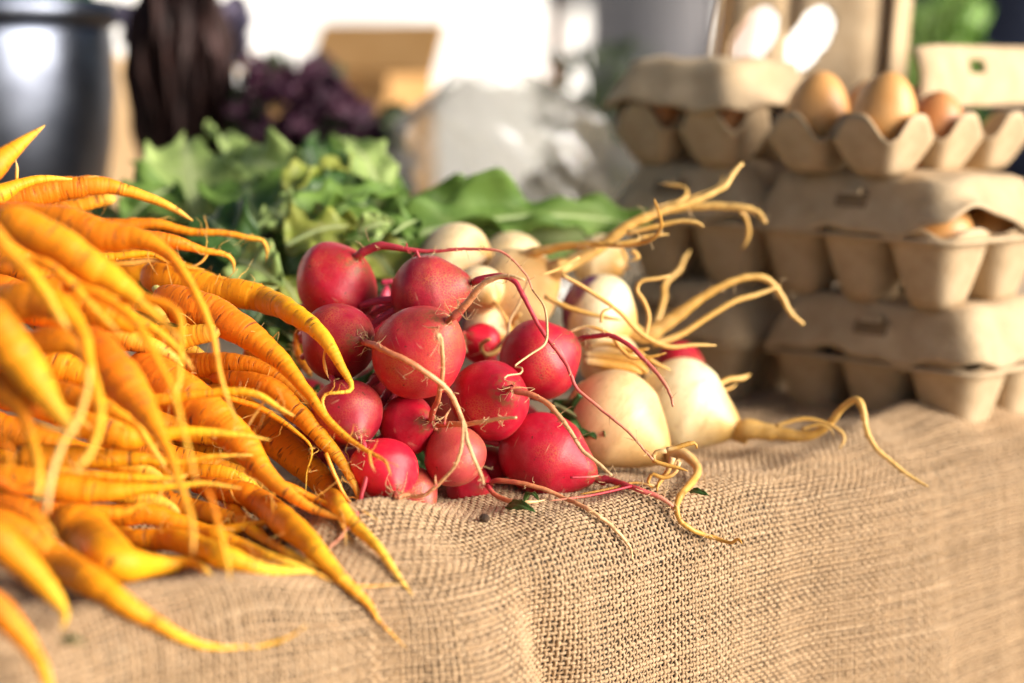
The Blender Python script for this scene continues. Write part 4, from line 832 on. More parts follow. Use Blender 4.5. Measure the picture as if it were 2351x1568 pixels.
add_leaf(big, 'blade', W(880, 560, 1.06), W(1490, 520, 1.10), px2m(190, 1.0), M['leaf'], 1.05, seed=77, nu=40, nv=17, arch=.085, fold=.5, ruffle=.14, crumple=.16, lobes=4, cam_n=UPV + .25 * FWD, ribr=.0022)
add_leaf(big, 'blade', W(960, 575, 1.10), W(1420, 540, 1.13), px2m(190, 1.0), M['leaf_pale'], .5, seed=78, nu=26, nv=13, arch=.1, fold=.4, ruffle=.1)
add_leaf(big, 'blade', W(840, 560, 1.08), W(1230, 490, 1.13), px2m(190, 1.0), M['leaf'], .3, seed=79, nu=26, nv=13, arch=.1, fold=.4, ruffle=.12)
lf = empty('tucked_leaf', tuple(G(1330, 1040)))
tag(lf, 'dark green leaf tucked between the teardrop radish and the tan turnip', 'leaf')
add_leaf(lf, 'blade', W(1270, 930, .93), W(1390, 1010, .915), px2m(95, .92), M['leaf_dark'], .2, seed=5, ruffle=.2)
add_leaf(lf, 'blade', W(1280, 980, .935), W(1360, 1060, .92), px2m(70, .92), M['leaf_dark'], -.3, seed=6, ruffle=.2)
lf = empty('gap_filler_leaves', tuple(G(1000, 1090)))
tag(lf, 'limp dark leaves added to darken gaps under and behind the radish bunch', 'leaf')
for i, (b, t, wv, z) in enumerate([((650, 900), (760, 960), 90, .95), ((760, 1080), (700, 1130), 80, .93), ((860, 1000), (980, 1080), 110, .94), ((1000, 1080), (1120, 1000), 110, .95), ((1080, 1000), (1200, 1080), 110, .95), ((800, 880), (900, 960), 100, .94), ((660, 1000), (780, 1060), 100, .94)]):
    add_leaf(lf, 'blade', W(*b, z), W(*t, z), px2m(wv, z), M['leaf_dark'], .1, seed=40 + i, ruffle=.15)  # added dark blades make the gaps behind the radishes read dark
# scraps on the cloth
sc = empty('leaf_scrap', tuple(G(1200, 1165)))
tag(sc, 'curled scrap of dark green leaf on the burlap in front of the radishes', 'leaf scrap')
add_leaf(sc, 'blade', G(1165, 1163, .003), G(1228, 1174, .004), .006, M['leaf_dark'], .2, seed=9, ruffle=.06, rib=False, arch=.15)
add_leaf(sc, 'blade', G(1205, 1152, .005), G(1236, 1148, .008), .004, M['leaf_dark'], -.6, seed=10, ruffle=.06, rib=False, arch=.3)
for lab, (x, y), L in (('tiny green leaf fragment beside the knotted turnip root', (1605, 1133), 42), ('small green leaf bit on the cloth below the foreground carrots', (165, 1472), 55)):
    e = empty('leaf_fragment', tuple(G(x, y))); tag(e, lab, 'leaf scrap', 'green leaf bits on the burlap')
    add_leaf(e, 'blade', G(x - L / 2, y - 4, .004), G(x + L / 2, y + 4, .004), .0035, M['leaf_dark'], 0, seed=x, ruffle=.05, lobe=.02, rib=False)
c = G(1112, 1190, .002); v, f, a, *_ = bulb(c, np.array([1.0, .3, 0]), .0022, 1.2, 0, 3, rows=10, cols=10)
tag(obj('soil_crumb', v, f, M['seed'], None, a), 'brown crumb of soil on the burlap below the radishes', 'crumb')

# ------------------------------------------------------------------ egg cartons and eggs
PC = .047
def rrect(hx, hy, r, n=10):
    out = []
    for cx, cy, a0 in ((hx - r, hy - r, 0), (-hx + r, hy - r, 90), (-hx + r, -hy + r, 180), (hx - r, -hy + r, 270)):
        for k_ in range(n): a = math.radians(a0 + 90 * k_ / (n - 1)); out.append((cx + r * math.cos(a), cy + r * math.sin(a)))
    return np.array(out)
def densify(P, m=120):
    Q = np.vstack([P, P[:1]]); d = np.concatenate([[0], np.cumsum(np.linalg.norm(np.diff(Q, axis=0), axis=1))])
    t = np.linspace(0, d[-1], m, endpoint=False); return np.stack([np.interp(t, d, Q[:, 0]), np.interp(t, d, Q[:, 1])], 1)
def loft(rings, cap_top=False, cap_bot=False):
    n = len(rings[0]); V = np.vstack(rings); F = []
    for k_ in range(len(rings) - 1):
        for j in range(n):
            j2 = (j + 1) % n; F.append([k_ * n + j, k_ * n + j2, (k_ + 1) * n + j2, (k_ + 1) * n + j])
    if cap_bot: F.append(list(range(n))[::-1])
    if cap_top: F.append(list(range((len(rings) - 1) * n, len(rings) * n)))
    return V, F
HC = .044
def cup_mesh(arch):
    a = np.linspace(0, 2 * np.pi, 40, endpoint=False); rings = []
    sq = (np.abs(np.cos(a)) ** 3.2 + np.abs(np.sin(a)) ** 3.2) ** (-1 / 3.2)
    rings.append(np.stack([.12 * PC * np.cos(a), .12 * PC * np.sin(a), a * 0 + .001], -1))
    for t in np.linspace(0, 1, 9):
        h = PC * (.225 + .265 * t ** .8)
        ztop = HC * (1 - arch * np.sin(2 * a) ** 4)
        rings.append(np.stack([h * sq * np.cos(a), h * sq * np.sin(a), ztop * t], -1))
    V, F = loft(rings, cap_bot=True)
    return V, F
CUP = {}
for arch in (.12, .45):
    V, F = cup_mesh(arch); CUP[arch] = mesh_data('cup', V, F, M['pulp'])
def child_mesh(name, me, parent, loc=(0, 0, 0), rot=(0, 0, 0)):
    o = bpy.data.objects.new(name, me); COL.objects.link(o); o.parent = parent; o.location = loc; o.rotation_euler = rot; return o
def local_mesh(name, V, F, mat, parent, loc=(0, 0, 0), rot=(0, 0, 0), smooth=True):
    return child_mesh(name, mesh_data(name, V, F, mat, None, smooth), parent, loc, rot)
def lid_geo(nx, ny, h=.029, lift=None, seed=0):
    hx, hy = nx * PC / 2 + .004, ny * PC / 2 + .004; rs = np.random.default_rng(seed); ph = rs.uniform(0, 6.28, 4); rings = []
    for t, z in ((0, 0), (.04, .003), (.3, h * .35), (.8, h * .75), (.92, h * .93), (1, h)):
        ins = .013 * t + (.004 if t > .95 else 0)
        P = densify(rrect(hx - ins, hy - ins, .012))
        zz = np.full(len(P), z); 
        wav = .0024 * np.sin(P[:, 0] * 70 + ph[0]) + .0018 * np.sin(P[:, 1] * 90 + ph[1]) + .0012 * np.sin(P[:, 0] * 190 + P[:, 1] * 160 + ph[2])
        zz = zz + wav * (1 if t < .1 else .5)
        if lift is not None and t < .5:
            cx, cy, wl_, hh = lift
            zz = zz + hh * (1 - t * 2) * np.exp(-((P[:, 0] - cx) ** 2 + (P[:, 1] - cy) ** 2) / wl_ ** 2)
        rings.append(np.column_stack([P, zz]))
    P = rings[-1].copy(); c = P.mean(0)
    for s_ in (.75, .4, .1):
        Q = c + (P - c) * s_; Q[:, 2] = h + .0012 * (1 - s_) + .0008 * np.sin(Q[:, 0] * 90); rings.append(Q)
    return loft(rings, cap_top=True)
def carton(label, loc, rot, nx, ny, closed=True, arch=.12, lift=None, slot=True, lidh=.032, seed=0, open_lid=None, sx_=1.0):
    o = empty('egg_carton', loc); o.rotation_euler = (0, 0, rot); tag(o, label, 'egg carton', 'grey brown pulp egg cartons in the stacks'); o.scale = (sx_, 1, 1)
    fl = [np.column_stack([densify(rrect(nx * PC / 2 + e, ny * PC / 2 + e, .010 + e)), np.full(120, z)]) for e, z in ((-.0015, HC * .80), (.0045, HC * .81), (.005, HC * .86), (-.001, HC * .87))]
    if arch > .3: fl = [np.column_stack([r_[:, :2] * .2, np.full(120, .012 + .001 * i_)]) for i_, r_ in enumerate(fl)]
    V, F = loft(fl + [fl[0]]); tray = local_mesh('tray', V, F, M['pulp'], o)
    for i in range(nx):
        for j in range(ny):
            c = child_mesh('cup', CUP[arch], tray, ((i - (nx - 1) / 2) * PC, (j - (ny - 1) / 2) * PC, 0)); solid(c, .0016, 1)
    if closed:
        V, F = lid_geo(nx, ny, lidh, lift, seed); lid = local_mesh('lid', V, F, M['pulp'], o, (0, 0, HC * .885), smooth=True); solid(lid, .0018)
        if slot:
            for sx in (-.10,) if nx < 3 else (.02,):
                yy = -ny * PC / 2 - .004 + .0075
                V = np.array([[x, y, z] for z in (-.004, .004) for y in (-.003, .003) for x in (-.011, .011)]) ; V[4:, 1] += .004
                F = [[0, 2, 3, 1], [4, 5, 7, 6], [0, 1, 5, 4], [2, 6, 7, 3], [0, 4, 6, 2], [1, 3, 7, 5]]
                local_mesh('slot', V, F, M['pulp_in'], lid, (sx * nx * PC, yy - .0012, lidh * .56), smooth=False)
                V2 = V * np.array([.6, .6, .5]); local_mesh('latch_tab', V2, F, M['pulp'], lid, (sx * nx * PC, yy - .0030, lidh * .72), smooth=False)
    if open_lid is not None:
        V, F = lid_geo(nx, ny, .030, None, seed); V = V.copy(); hy = ny * PC / 2 + .004
        V[:, 1] -= hy
        lid = local_mesh('lid', V, F, M['pulp'], o, (0, hy, HC * .9), (open_lid, 0, 0)); solid(lid, .0018)
    return o
def egg(label, loc, tilt=(0, 0), mat='egg', s=1.0):
    th = np.linspace(0.001, np.pi - .001, 22); a = np.linspace(0, 2 * np.pi, 26, endpoint=False)
    z = -np.cos(th) * .0275 * s; r = np.sin(th) * .0200 * s * (1 - .12 * (-np.cos(th)))
    R3 = Matrix.Rotation(tilt[0], 3, 'X') @ Matrix.Rotation(tilt[1], 3, 'Y'); R3 = np.array(R3)
    V, F = loft([np.stack([rr * np.cos(a), rr * np.sin(a), a * 0 + zz], -1) for rr, zz in zip(r, z)], True, True)
    V = V @ R3.T + np.array(loc)
    return tag(obj('egg', V, F, M[mat]), label, 'egg', 'brown eggs in the cartons')
LH = .032
CH = HC * .885 + LH + .0010          # height of a closed carton
ROT_R = math.radians(-48); ROT_L = math.radians(-38)
def stack_pos(px, z): p = W(px, 900, z); return p[0], p[1]
# right stack: three-cell side facing the camera
xr, yr = stack_pos(2050, 1.11); z0r = hcloth(xr, yr) - .004
xl, yl = stack_pos(1632, 1.19); z0l = hcloth(xl, yl) - .003
carton('closed egg carton at the bottom of the right-hand stack standing on the burlap', (xr + .01, yr, z0r), ROT_R + .04, 3, 2, seed=1)
carton('closed middle carton of the right-hand stack with a torn corner showing eggs', (xr, yr, z0r + CH), ROT_R - .03, 3, 2, seed=2, lift=(.074, -.030, .030, .016))
rt = carton('open egg carton on top of the right-hand stack with brown eggs showing', (xr + .002, yr + .012, z0r + 2 * CH), ROT_R + .0, 2, 3, closed=False, arch=.45, seed=3); rt.scale = (1, 1, .76)
carton('closed egg carton at the bottom of the left-hand stack behind the white turnip', (xl, yl, z0l), ROT_L, 2, 2, seed=4, sx_=1.0)
carton('closed egg carton in the middle of the left-hand stack with a dark latch slot', (xl + .004, yl, z0l + CH), ROT_L + .05, 2, 2, seed=5, sx_=1.0)
carton('half closed egg carton on top of the left-hand stack with eggs under its lid', (xl - .002, yl - .006, z0l + 2 * CH), ROT_L - .02, 2, 2, arch=.45, seed=6, slot=False, lift=(-.02, -.07, .05, .004), lidh=.034).scale = (1, 1, .84)
def in_carton(cx, cy, cz, rot, i, j, nx, ny, dz=.036):
    x, y = (i - (nx - 1) / 2) * PC, (j - (ny - 1) / 2) * PC; c_, s_ = math.cos(rot), math.sin(rot)
    return (cx + x * c_ - y * s_, cy + x * s_ + y * c_, cz + dz)
for (i, j, lab, mt, dz) in ((0, 0, 'brown egg standing at the front corner of the open carton', 'egg_pale', .031), (1, 0, 'tan egg at the sunny corner of the open carton', 'egg_pale', .031), (0, 1, 'brown egg in the second row of the open carton', 'egg_pale', .026), (1, 1, 'reddish egg beside the opened lid of the carton', 'egg', .020), (0, 2, 'egg in the rear row of the open carton', 'egg', .022)):
    egg(lab, in_carton(xr + .002, yr + .012, z0r + 2 * CH, ROT_R, i, j, 2, 3, dz), (.2 * i, .15), mt, .93)
for (i, lab) in ((0, 'egg seen as an orange patch at the outer end of the half closed carton'), (1, 'deep orange egg in the notch of the half closed carton'), ):
    egg(lab, in_carton(xl - .002, yl - .006, z0l + 2 * CH, ROT_L - .02, i, 0, 2, 2, .034), (0, .1), 'egg')
for (i, j, lab) in ((2, 0, 'pinkish egg showing through the torn corner of the middle carton'), (2, 1, 'egg behind the torn corner at the edge of the picture')):
    egg(lab, in_carton(xr, yr, z0r + CH, ROT_R - .03, i, j, 3, 2, .034), (0, .1), 'egg_pale')
# upright opened lid with two window holes, hinged behind the stacks
def window_lid():
    base = W(1632, 290, 1.20); e = empty('opened_carton_lid', tuple(base)); tag(e, 'upright opened carton lid with two rounded window holes behind the stacks', 'carton lid')
    du = np.array([math.cos(-.12), math.sin(-.12), 0]); dv = np.array([.10, .22, .97]); nn = np.cross(du, dv); nn /= np.linalg.norm(nn)
    nu, nv = 60, 48; Wd, Ht = px2m(392, 1.2), px2m(330, 1.2)
    u, v = np.meshgrid(np.linspace(0, 1, nu), np.linspace(0, 1, nv), indexing='ij')
    bend = .010 * np.exp(-((u - .0) / .07) ** 2) + .012 * np.exp(-((u - 1) / .1) ** 2) + .006 * np.exp(-((u - .40) / .05) ** 2)
    P = base + u[..., None] * du * Wd + v[..., None] * dv * Ht - nn * bend[..., None] * 1.0
    F = []
    def hole(a, b):
        for cx in (.20, .52):
            x = (a - cx) / .125; y = (b - .62) / .21
            if abs(x) ** 1.6 + abs(y) ** 1.6 - .9 * x * y < 1: return True
        return False
    for i in range(nu - 1):
        for j in range(nv - 1):
            if not hole((i + .5) / (nu - 1), (j + .5) / (nv - 1)): F.append([i * nv + j, (i + 1) * nv + j, (i + 1) * nv + j + 1, i * nv + j + 1])
    o = obj('panel', P.reshape(-1, 3), F, M['pulp'], e); solid(o, .002)
    # curved left flange and right cheek, standing towards the camera
    t = np.linspace(0, 1, 16); w2 = np.linspace(0, 1, 5)
    L = base[None, None] + (t[:, None, None] * dv * Ht) + (-nn * .024)[None, None] * w2[None, :, None] * (1 - .45 * t[:, None, None]) - du * (.010 * (1 - t) ** 2)[:, None, None] * w2[None, :, None]
    L = L + du * (-.004 * np.sin(t * 3))[:, None, None]
    G4 = [[i * 5 + j, (i + 1) * 5 + j, (i + 1) * 5 + j + 1, i * 5 + j + 1] for i in range(15) for j in range(4)]
    solid(obj('flange', L.reshape(-1, 3), G4, M['pulp'], e), .002)
    Rr = base[None, None] + du * Wd + (t[:, None, None] * dv * Ht) + (-nn * .030 + du * .012)[None, None] * w2[None, :, None]
    solid(obj('flange', Rr.reshape(-1, 3), G4, M['pulp'], e), .002)
window_lid()
def flap_lid():
    a = W(2128, 248, 1.10); b = W(2460, 236, 1.30); h = UPV * px2m(150, 1.1) + FWD * .008; e = empty('raised_lid', tuple(a)); tag(e, 'pale raised lid flap of the open carton at the right edge with a small hole', 'carton lid')
    u, v = np.meshgrid(np.linspace(0, 1, 40), np.linspace(0, 1, 22), indexing='ij')
    n = np.cross(b - a, h); n /= np.linalg.norm(n)
    P = a + u[..., None] * (b - a) + v[..., None] * h + n * (.004 * np.sin(v * 3.1) - .010 * np.clip(.06 - u, 0, 1) * 12)[..., None] * 1.0
    F = [[i * 22 + j, (i + 1) * 22 + j, (i + 1) * 22 + j + 1, i * 22 + j + 1] for i in range(39) for j in range(21) if not ((i - 10.5) ** 2 / 6 + (j - 13) ** 2 / 8 < 1)]
    solid(obj('flap', P.reshape(-1, 3), F, M['pulp'], e), .002)
flap_lid()

# ------------------------------------------------------------------ background things on the table
def on_table(px, z):
    p = W(px, 784, z); return np.array([p[0], p[1], max(hcloth(p[0], p[1]), 0)])
def lathe(prof, n=64):
    a = np.linspace(0, 2 * np.pi, n, endpoint=False)
    return loft([np.stack([r * np.cos(a), r * np.sin(a), a * 0 + z], -1) for r, z in prof], False, True)
pt = on_table(-40, 1.5); pot = empty('steel_pot', tuple(pt)); tag(pot, 'large shiny steel pot at the far left behind the carrots', 'pot')
Rp = px2m(322, 1.5); Hp = .252
V, F = lathe([(Rp * .45, 0), (Rp * .52, .004), (Rp * .66, .030), (Rp * .80, .065), (Rp * .90, .100), (Rp * .965, .140), (Rp * .995, .180), (Rp * .985, Hp - .03), (Rp * .97, Hp - .021), (Rp * .955, Hp - .021), (Rp * .97, .18), (Rp * .93, .135), (Rp * .77, .065), (Rp * .5, .01), (.001, .008)])
local_mesh('body', V, F, M['steel'], pot)
V, F = lathe([(Rp * .97, Hp - .021), (Rp * 1.03, Hp - .019), (Rp * 1.045, Hp - .010), (Rp * 1.03, Hp - .002), (Rp * .985, Hp - .002), (Rp * .97, Hp - .012), (Rp * .97, Hp - .021)])
local_mesh('rim', V, F[:-1], M['steel'], pot)
pg = empty('pot_greens', (pt[0], pt[1], Hp * .6)); tag(pg, 'green leaves heaped inside the steel pot', 'greens')
for i in range(34):
    a = rs.uniform(0, 6.28); r = Rp * rs.uniform(.1, .8); b = pt + np.array([r * math.cos(a) * .6, r * math.sin(a) * .6, Hp * .75]); t = pt + np.array([r * math.cos(a) * 1.1, r * math.sin(a) * 1.1, Hp + rs.uniform(.0, .05)])
    add_leaf(pg, 'leaf', b, t, .06, M[rs.choice(['leaf', 'fresh', 'leaf_dark'])], rs.uniform(-1, 1), seed=600 + i, ruffle=.15, rib=False)
# dark upright chard bunch
ch = on_table(450, 1.46); chd = empty('chard_bunch', tuple(ch)); tag(chd, 'tall bunch of near-black red chard stalks standing behind the greens', 'chard')
for i in range(28):
    a = rs.uniform(0, 6.28); r0 = rs.uniform(0, .012); b = ch + np.array([r0 * math.cos(a), r0 * math.sin(a), .05 + rs.uniform(0, .05)]); sp = rs.uniform(.6, 1.5)
    t = ch + np.array([r0 * math.cos(a) * sp + rs.uniform(-.020, .016), r0 * math.sin(a) * sp, rs.uniform(.24, .34)])
    add_leaf(chd, 'leaf', b, t, rs.uniform(.018, .036), M['chard'], rs.uniform(-1.2, 1.2), seed=700 + i, ruffle=.1, fold=.7, rib=False)
for i in range(14):
    a = rs.uniform(0, 6.28); b = ch + np.array([.012 * math.cos(a), .012 * math.sin(a), 0]); t = ch + np.array([rs.uniform(-.020, .018), rs.uniform(-.02, .02), rs.uniform(.2, .3)])
    vv, ff, aa = tube(catmull(np.array([b, (b + t) / 2 + .004, t]), 10), np.linspace(.006, .003, 10), 7); obj('stalk', vv, ff, M['chard'], chd, aa)
for i, (x, y, dx) in enumerate([(318, 60, -40), (520, 40, 30), (522, 90, 15)]):
    add_leaf(chd, 'leaf', W(x, y + 60, 1.46), W(x + dx, y - 50, 1.47), .036, M['lavender'], rs.uniform(-.4, .4), seed=760 + i, ruffle=.12, rib=False)
# purple kale heap
kp = on_table(730, 1.42); kl = empty('purple_kale_bunch', tuple(kp)); tag(kl, 'dark purple curly kale bunch behind the green leaves', 'kale')
for i in range(120):
    a = rs.uniform(0, 6.28); q = rs.uniform(0, 1) ** .6
    x = 725 + 190 * q * math.cos(a); y = 285 + 140 * q * math.sin(a) + 45 * ((x - 725) / 190) + (25 if x > 725 else 0); z = 1.42 + rs.uniform(-.06, .08)
    a2 = rs.uniform(0, 6.28); L = rs.uniform(40, 80)
    add_leaf(kl, 'leaf', W(x, y, z), W(x + L * math.cos(a2), y + L * math.sin(a2), z + rs.uniform(-.03, .03)), px2m(rs.uniform(45, 85), z), M['kale' if rs.random() < .85 else 'kale_green'], rs.uniform(-1, 1), seed=800 + i, ruffle=.28, lobes=7, rib=False, nu=14, nv=9)
for i in range(40):
    x = rs.uniform(560, 900); y = rs.uniform(420, 690); z = 1.42 + rs.uniform(0, .1); a2 = rs.uniform(0, 6.28)
    add_leaf(kl, 'leaf', W(x, y, z), W(x + 70 * math.cos(a2), y + 70 * math.sin(a2), z), px2m(90, z), M['kale'], rs.uniform(-1, 1), seed=940 + i, ruffle=.25, rib=False, nu=12, nv=7)
add_leaf(kl, 'leaf', W(560, 330, 1.40), W(590, 170, 1.42), px2m(95, 1.4), M['kale_green'], .1, seed=991, rib=False)
add_leaf(kl, 'yellowed_leaf', W(880, 330, 1.36), W(935, 345, 1.36), px2m(45, 1.4), M['leaf_yellow'], .1, seed=992, rib=False)
# brown paper bag
pb = on_table(330, 1.68); bagp = empty('paper_bag', tuple(pb)); tag(bagp, 'crinkled brown paper bag between the steel pot and the dark chard', 'paper bag')
rings = []
for k_, t in enumerate(np.linspace(0, 1, 14)):
    P = densify(rrect(.055 * (1 - .1 * t), .035 * (1 - .35 * t), .01), 80); z = t * .205
    ph = np.linspace(0, 6.28, 80, endpoint=False)
    wv = 1 + .05 * np.sin(5 * ph + 7 * t) + .035 * np.sin(11 * ph - 9 * t) * t
    rings.append(np.column_stack([P * wv[:, None], z + .006 * t * np.sin(7 * ph)]))
V, F = loft(rings, False, True); solid(local_mesh('paper', V, F, M['paper'], bagp, rot=(0, 0, .5)), .0008)
# cardboard box with open flaps
cb = on_table(800, 2.05); cbx = empty('cardboard_box', tuple(cb)); cbx.rotation_euler = (0, 0, math.radians(-18)); tag(cbx, 'open brown cardboard box behind the purple kale', 'cardboard box')
bw, bd, bh, tk = .15, .14, .190, .004
def lbox(name, x0, x1, y0, y1, z0, z1, parent, mat, rot=(0, 0, 0), loc=(0, 0, 0)):
    V = np.array([[x, y, z] for z in (z0, z1) for y in (y0, y1) for x in (x0, x1)])
    F = [[0, 2, 3, 1], [4, 5, 7, 6], [0, 1, 5, 4], [2, 6, 7, 3], [0, 4, 6, 2], [1, 3, 7, 5]]
    return local_mesh(name, V, F, mat, parent, loc, rot, False)
lbox('side_panel', -bw / 2, bw / 2, -bd / 2, -bd / 2 + tk, 0, bh * .86, cbx, M['cardboard']); lbox('side_panel', -bw / 2, bw / 2, bd / 2 - tk, bd / 2, 0, bh, cbx, M['cardboard'])
lbox('side_panel', -bw / 2, -bw / 2 + tk, -bd / 2 + tk, bd / 2 - tk, 0, bh, cbx, M['cardboard']); lbox('side_panel', bw / 2 - tk, bw / 2, -bd / 2 + tk, bd / 2 - tk, 0, bh, cbx, M['cardboard'])
lbox('bottom_panel', -bw / 2 + tk, bw / 2 - tk, -bd / 2 + tk, bd / 2 - tk, .001, tk, cbx, M['cardboard'])
lbox('flap', -.09, 0, -bd / 2, bd / 2, 0, tk, cbx, M['cardboard'], (0, .25, 0), (-bw / 2, 0, bh)); lbox('flap', -bw / 2, bw / 2, -.085, 0, 0, tk, cbx, M['cardboard'], (1.0, 0, 0), (0, -bd / 2, bh * .86))
lbox('flap', -bw / 2, bw / 2, 0, .07, 0, tk, cbx, M['cardboard'], (.9, 0, 0), (0, bd / 2, bh))
# crumpled clear plastic bag
def plastic():
    m, nt, p, out = newmat('clear_film')
    tr = nd(nt, 'BsdfTransparent', Color=(.96, .96, .94, 1)); gl = nd(nt, 'BsdfGlossy', Color=(.95, .96, 1, 1), Roughness=.22); df = nd(nt, 'BsdfDiffuse', Color=(.30, .27, .21, 1)); tl = nd(nt, 'BsdfTranslucent', Color=(.42, .38, .30, 1))
    fr = nd(nt, 'LayerWeight', Blend=.35)
    mil = nd(nt, 'MixShader', i0=.5, i1=df.outputs[0], i2=tl.outputs[0])
    b = nd(nt, 'Bump', Strength=.6, Distance=.004, Height=noise(nt, obj_vec(nt), 55, 4)); nt.links.new(b.outputs[0], gl.inputs['Normal'])
    a = nd(nt, 'MixShader', i0=.42, i1=tr.outputs[0], i2=mil.outputs[0])
    f = mth(nt, 'ADD', mth(nt, 'MULTIPLY', fr.outputs['Facing'], .22), .05)
    c = nd(nt, 'MixShader', i0=f, i1=a.outputs[0], i2=gl.outputs[0]); nt.links.new(c.outputs[0], out.inputs[0]); return m
M['film'] = plastic()
bc = on_table(1165, 1.36); fb = empty('plastic_bag', tuple(bc)); tag(fb, 'crumpled clear plastic bag of pale contents behind the big folded leaf', 'plastic bag')
def crumple(rx, ry, h, seed, taper):
    r2 = np.random.default_rng(seed); th = np.linspace(0, 1, 40); a = np.linspace(0, 2 * np.pi, 72, endpoint=False); rings = []
    k1 = [(r2.uniform(2, 15), r2.uniform(4, 26), r2.uniform(0, 6.28), r2.uniform(.03, .09)) for _ in range(14)]
    for t in th:
        rad = (1 - taper * t) * min(1, (t / .12 + .35)) * (1 - max(0, (t - .85) / .15) * .6)
        d = np.ones(72)
        for n, fz, ph, am in k1: d = d + am * np.abs(np.sin(round(n) * a * .5 + fz * t + ph)) - am * .5
        rings.append(np.stack([rx * rad * d * np.cos(a), ry * rad * d * np.sin(a), h * t + .006 * np.sin(3 * a + 9 * t)], -1))
    return loft(rings, False, True)
V, F = crumple(.080, .06, .190, 4, .25); V[:, 0] += .10 * np.clip(V[:, 2] - .05, 0, 1) * -1
local_mesh('film', V, F, M['film'], fb)
V, F = crumple(.060, .03, .16, 9, -.25); V[:, 0] += .085 + V[:, 2] * .05; V[:, 2] *= .9; local_mesh('film', V, F, M['film'], fb)
M['grain'] = plain('pale_contents', (.50, .44, .33), (.60, .54, .42), 60, .8, .6)
V, F = crumple(.060, .048, .085, 12, .45); local_mesh('contents', V, F, M['grain'], fb)
# herb bunch and leafy seedlings further back
hp = on_table(1360, 1.72); hb = empty('herb_bunch', tuple(hp)); tag(hb, 'dark green bunch of herbs behind the plastic bag', 'herbs')
for i in range(90):
    x = rs.uniform(1255, 1470); y = rs.uniform(110, 330) if i < 60 else rs.uniform(330, 640); y = max(y, 100 + 60 * max(0, (1330 - x) / 80)); z = 1.72 + rs.uniform(-.05, .05); a2 = rs.uniform(0, 6.28)
    add_leaf(hb, 'leaf', W(x, y, z), W(x + 40 * math.cos(a2), y + 40 * math.sin(a2), z), px2m(34, z), M['herb'], rs.uniform(-1, 1), seed=1100 + i, ruffle=.2, rib=False, nu=9, nv=7)
for i in range(12):
    b = hp + np.array([rs.uniform(-.02, .02), rs.uniform(-.02, .02), 0]); vv, ff, aa = tube(catmull(np.array([b, b + np.array([rs.uniform(-.03, .03), 0, .12]), b + np.array([rs.uniform(-.05, .05), 0, .22])]), 8), np.linspace(.002, .001, 8), 5); obj('stalk', vv, ff, M['herb'], hb, aa)
fp = on_table(2120, 1.75); fpl = empty('leafy_plant', tuple(fp)); tag(fpl, 'bright green leafy plant behind the right-hand cartons', 'plant')
for i in range(46):
    x = rs.uniform(2050, 2240); y = rs.uniform(0, 210) if i < 34 else rs.uniform(210, 560); z = 1.75 + rs.uniform(-.05, .08); a2 = rs.uniform(-2.6, -.5)
    add_leaf(fpl, 'leaf', W(x, y, z), W(x + 75 * math.cos(a2), y + 75 * math.sin(a2), z + rs.uniform(-.02, .02)), px2m(58, z), M['fresh' if rs.random() < .6 else 'leaf'], rs.uniform(-.8, .8), seed=1300 + i, ruffle=.12, rib=False, nu=12, nv=7)
for i in range(9):
    b = fp + np.array([rs.uniform(-.02, .02), rs.uniform(-.02, .02), 0]); vv, ff, aa = tube(catmull(np.array([b, b + np.array([rs.uniform(-.03, .03), 0, .12]), b + np.array([rs.uniform(-.05, .05), 0, .26])]), 8), np.linspace(.003, .0015, 8), 5); obj('stalk', vv, ff, M['leaf'], fpl, aa)

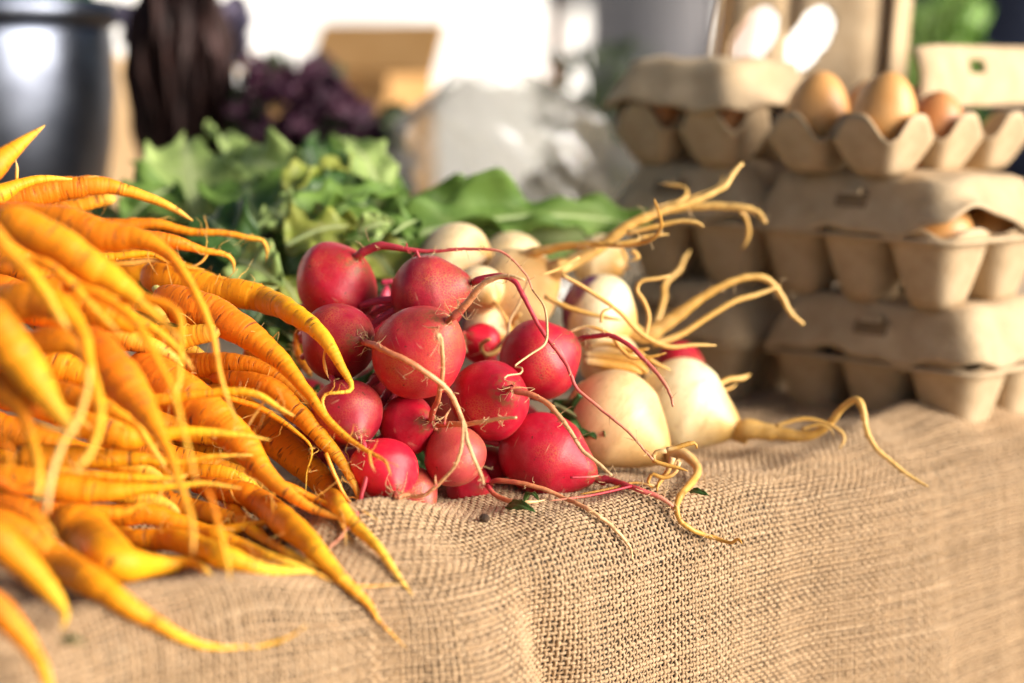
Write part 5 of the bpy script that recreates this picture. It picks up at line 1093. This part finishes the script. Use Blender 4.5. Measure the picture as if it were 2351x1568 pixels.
# ------------------------------------------------------------------ people far behind (only clothing at hip height is in view)
def stripes(name, c1, c2, sc):
    m, nt, p, out = newmat(name); wv = nd(nt, 'TexWave', {'bands_direction': 'X'}, Vector=obj_vec(nt), Scale=sc, Distortion=.4)
    nt.links.new(ramp(nt, wv.outputs['Fac'], [(.4, c1), (.6, c2)]), p.inputs['Base Color']); p.inputs['Roughness'].default_value = .9; return m
M['skin'] = plain('skin', (.45, .26, .18), (.52, .31, .22), 20, .5)
M['grey_cloth'] = stripes('grey_striped_cloth', (.13, .125, .13), (.22, .21, .22), 16)
M['navy'] = plain('navy_cloth', (.008, .012, .03), (.02, .028, .06), 8, .9)
M['black'] = plain('black_cloth', (.006, .006, .008), (.014, .014, .018), 8, .9)
def person(label, px, z, top, legs, rot, gnd=-.78):
    p = W(px, 784, z); o = empty('person', (p[0], p[1], gnd)); o.rotation_euler = (0, 0, rot); tag(o, label, 'person', 'people standing behind the stall')
    # body: one skinned mesh
    J = [((0, 0, .93), .15), ((0, 0, 1.10), .135), ((0, 0, 1.32), .16), ((0, 0, 1.46), .07), ((0, .02, 1.52), .055), ((0, .01, 1.60), .085), ((0, .01, 1.71), .075),
         ((.10, 0, .86), .095), ((.11, .01, .48), .062), ((.11, -.02, .08), .042), ((.11, .12, .035), .035), ((-.10, 0, .86), .095), ((-.11, .01, .48), .062), ((-.11, -.02, .08), .042), ((-.11, .12, .035), .035),
         ((.19, 0, 1.40), .055), ((.25, -.02, 1.14), .042), ((.24, .10, .92), .032), ((-.19, 0, 1.40), .055), ((-.25, -.02, 1.14), .042), ((-.24, .10, .92), .032)]
    E = [(0, 1), (1, 2), (2, 3), (3, 4), (4, 5), (5, 6), (0, 7), (7, 8), (8, 9), (9, 10), (0, 11), (11, 12), (12, 13), (13, 14), (2, 15), (15, 16), (16, 17), (2, 18), (18, 19), (19, 20)]
    me = bpy.data.meshes.new('body'); me.from_pydata([j[0] for j in J], E, []); me.materials.append(M['skin'])
    b = bpy.data.objects.new('body', me); COL.objects.link(b); b.parent = o
    sk = b.modifiers.new('skin', 'SKIN'); 
    for d, j in zip(me.skin_vertices[0].data, J): d.radius = (j[1], j[1] * .85)
    me.skin_vertices[0].data[0].use_root = True
    b.modifiers.new('sub', 'SUBSURF').levels = 2; b.modifiers['sub'].render_levels = 2
    def ell(prof, name, mat, cx=0, cy=0):
        a = np.linspace(0, 2 * np.pi, 32, endpoint=False)
        V, F = loft([np.stack([cx + rx * np.cos(a) * (1 + .03 * np.sin(7 * a + z_ * 9)), cy + ry * np.sin(a), a * 0 + z_], -1) for rx, ry, z_ in prof]); local_mesh(name, V, F, mat, o)
    ell([(.19, .135, .84), (.185, .135, .95), (.172, .125, 1.08), (.195, .135, 1.28), (.205, .12, 1.39), (.12, .09, 1.455), (.08, .08, 1.47)], 'shirt', top)
    for s_ in (-1, 1):
        ell([(.085, .09, .09), (.09, .095, .45), (.115, .12, .75), (.105, .13, .90)], 'trouser_leg', legs, s_ * .103, .0)
        V, F, _ = tube(catmull(np.array([(s_ * .18, 0, 1.41), (s_ * .225, 0, 1.30), (s_ * .255, -.02, 1.14)]), 10), np.linspace(.075, .06, 10), 14); local_mesh('sleeve', V, F, top, o)
    a = np.linspace(0, 2 * np.pi, 24, endpoint=False)
    V, F = loft([np.stack([.098 * math.sin(t) * np.cos(a), .01 - .018 + .105 * math.sin(t) * np.sin(a), a * 0 + 1.675 + .12 * math.cos(t)], -1) for t in np.linspace(1.75, .05, 9)], True); local_mesh('hair', V, F, M['black'], o)
    return o
person('person in grey striped clothing standing far behind the herbs', 1490, 4.9, M['grey_cloth'], M['grey_cloth'], 2.8)
person('person in dark navy clothing behind the leafy plant', 2290, 3.0, M['navy'], M['navy'], 2.6)
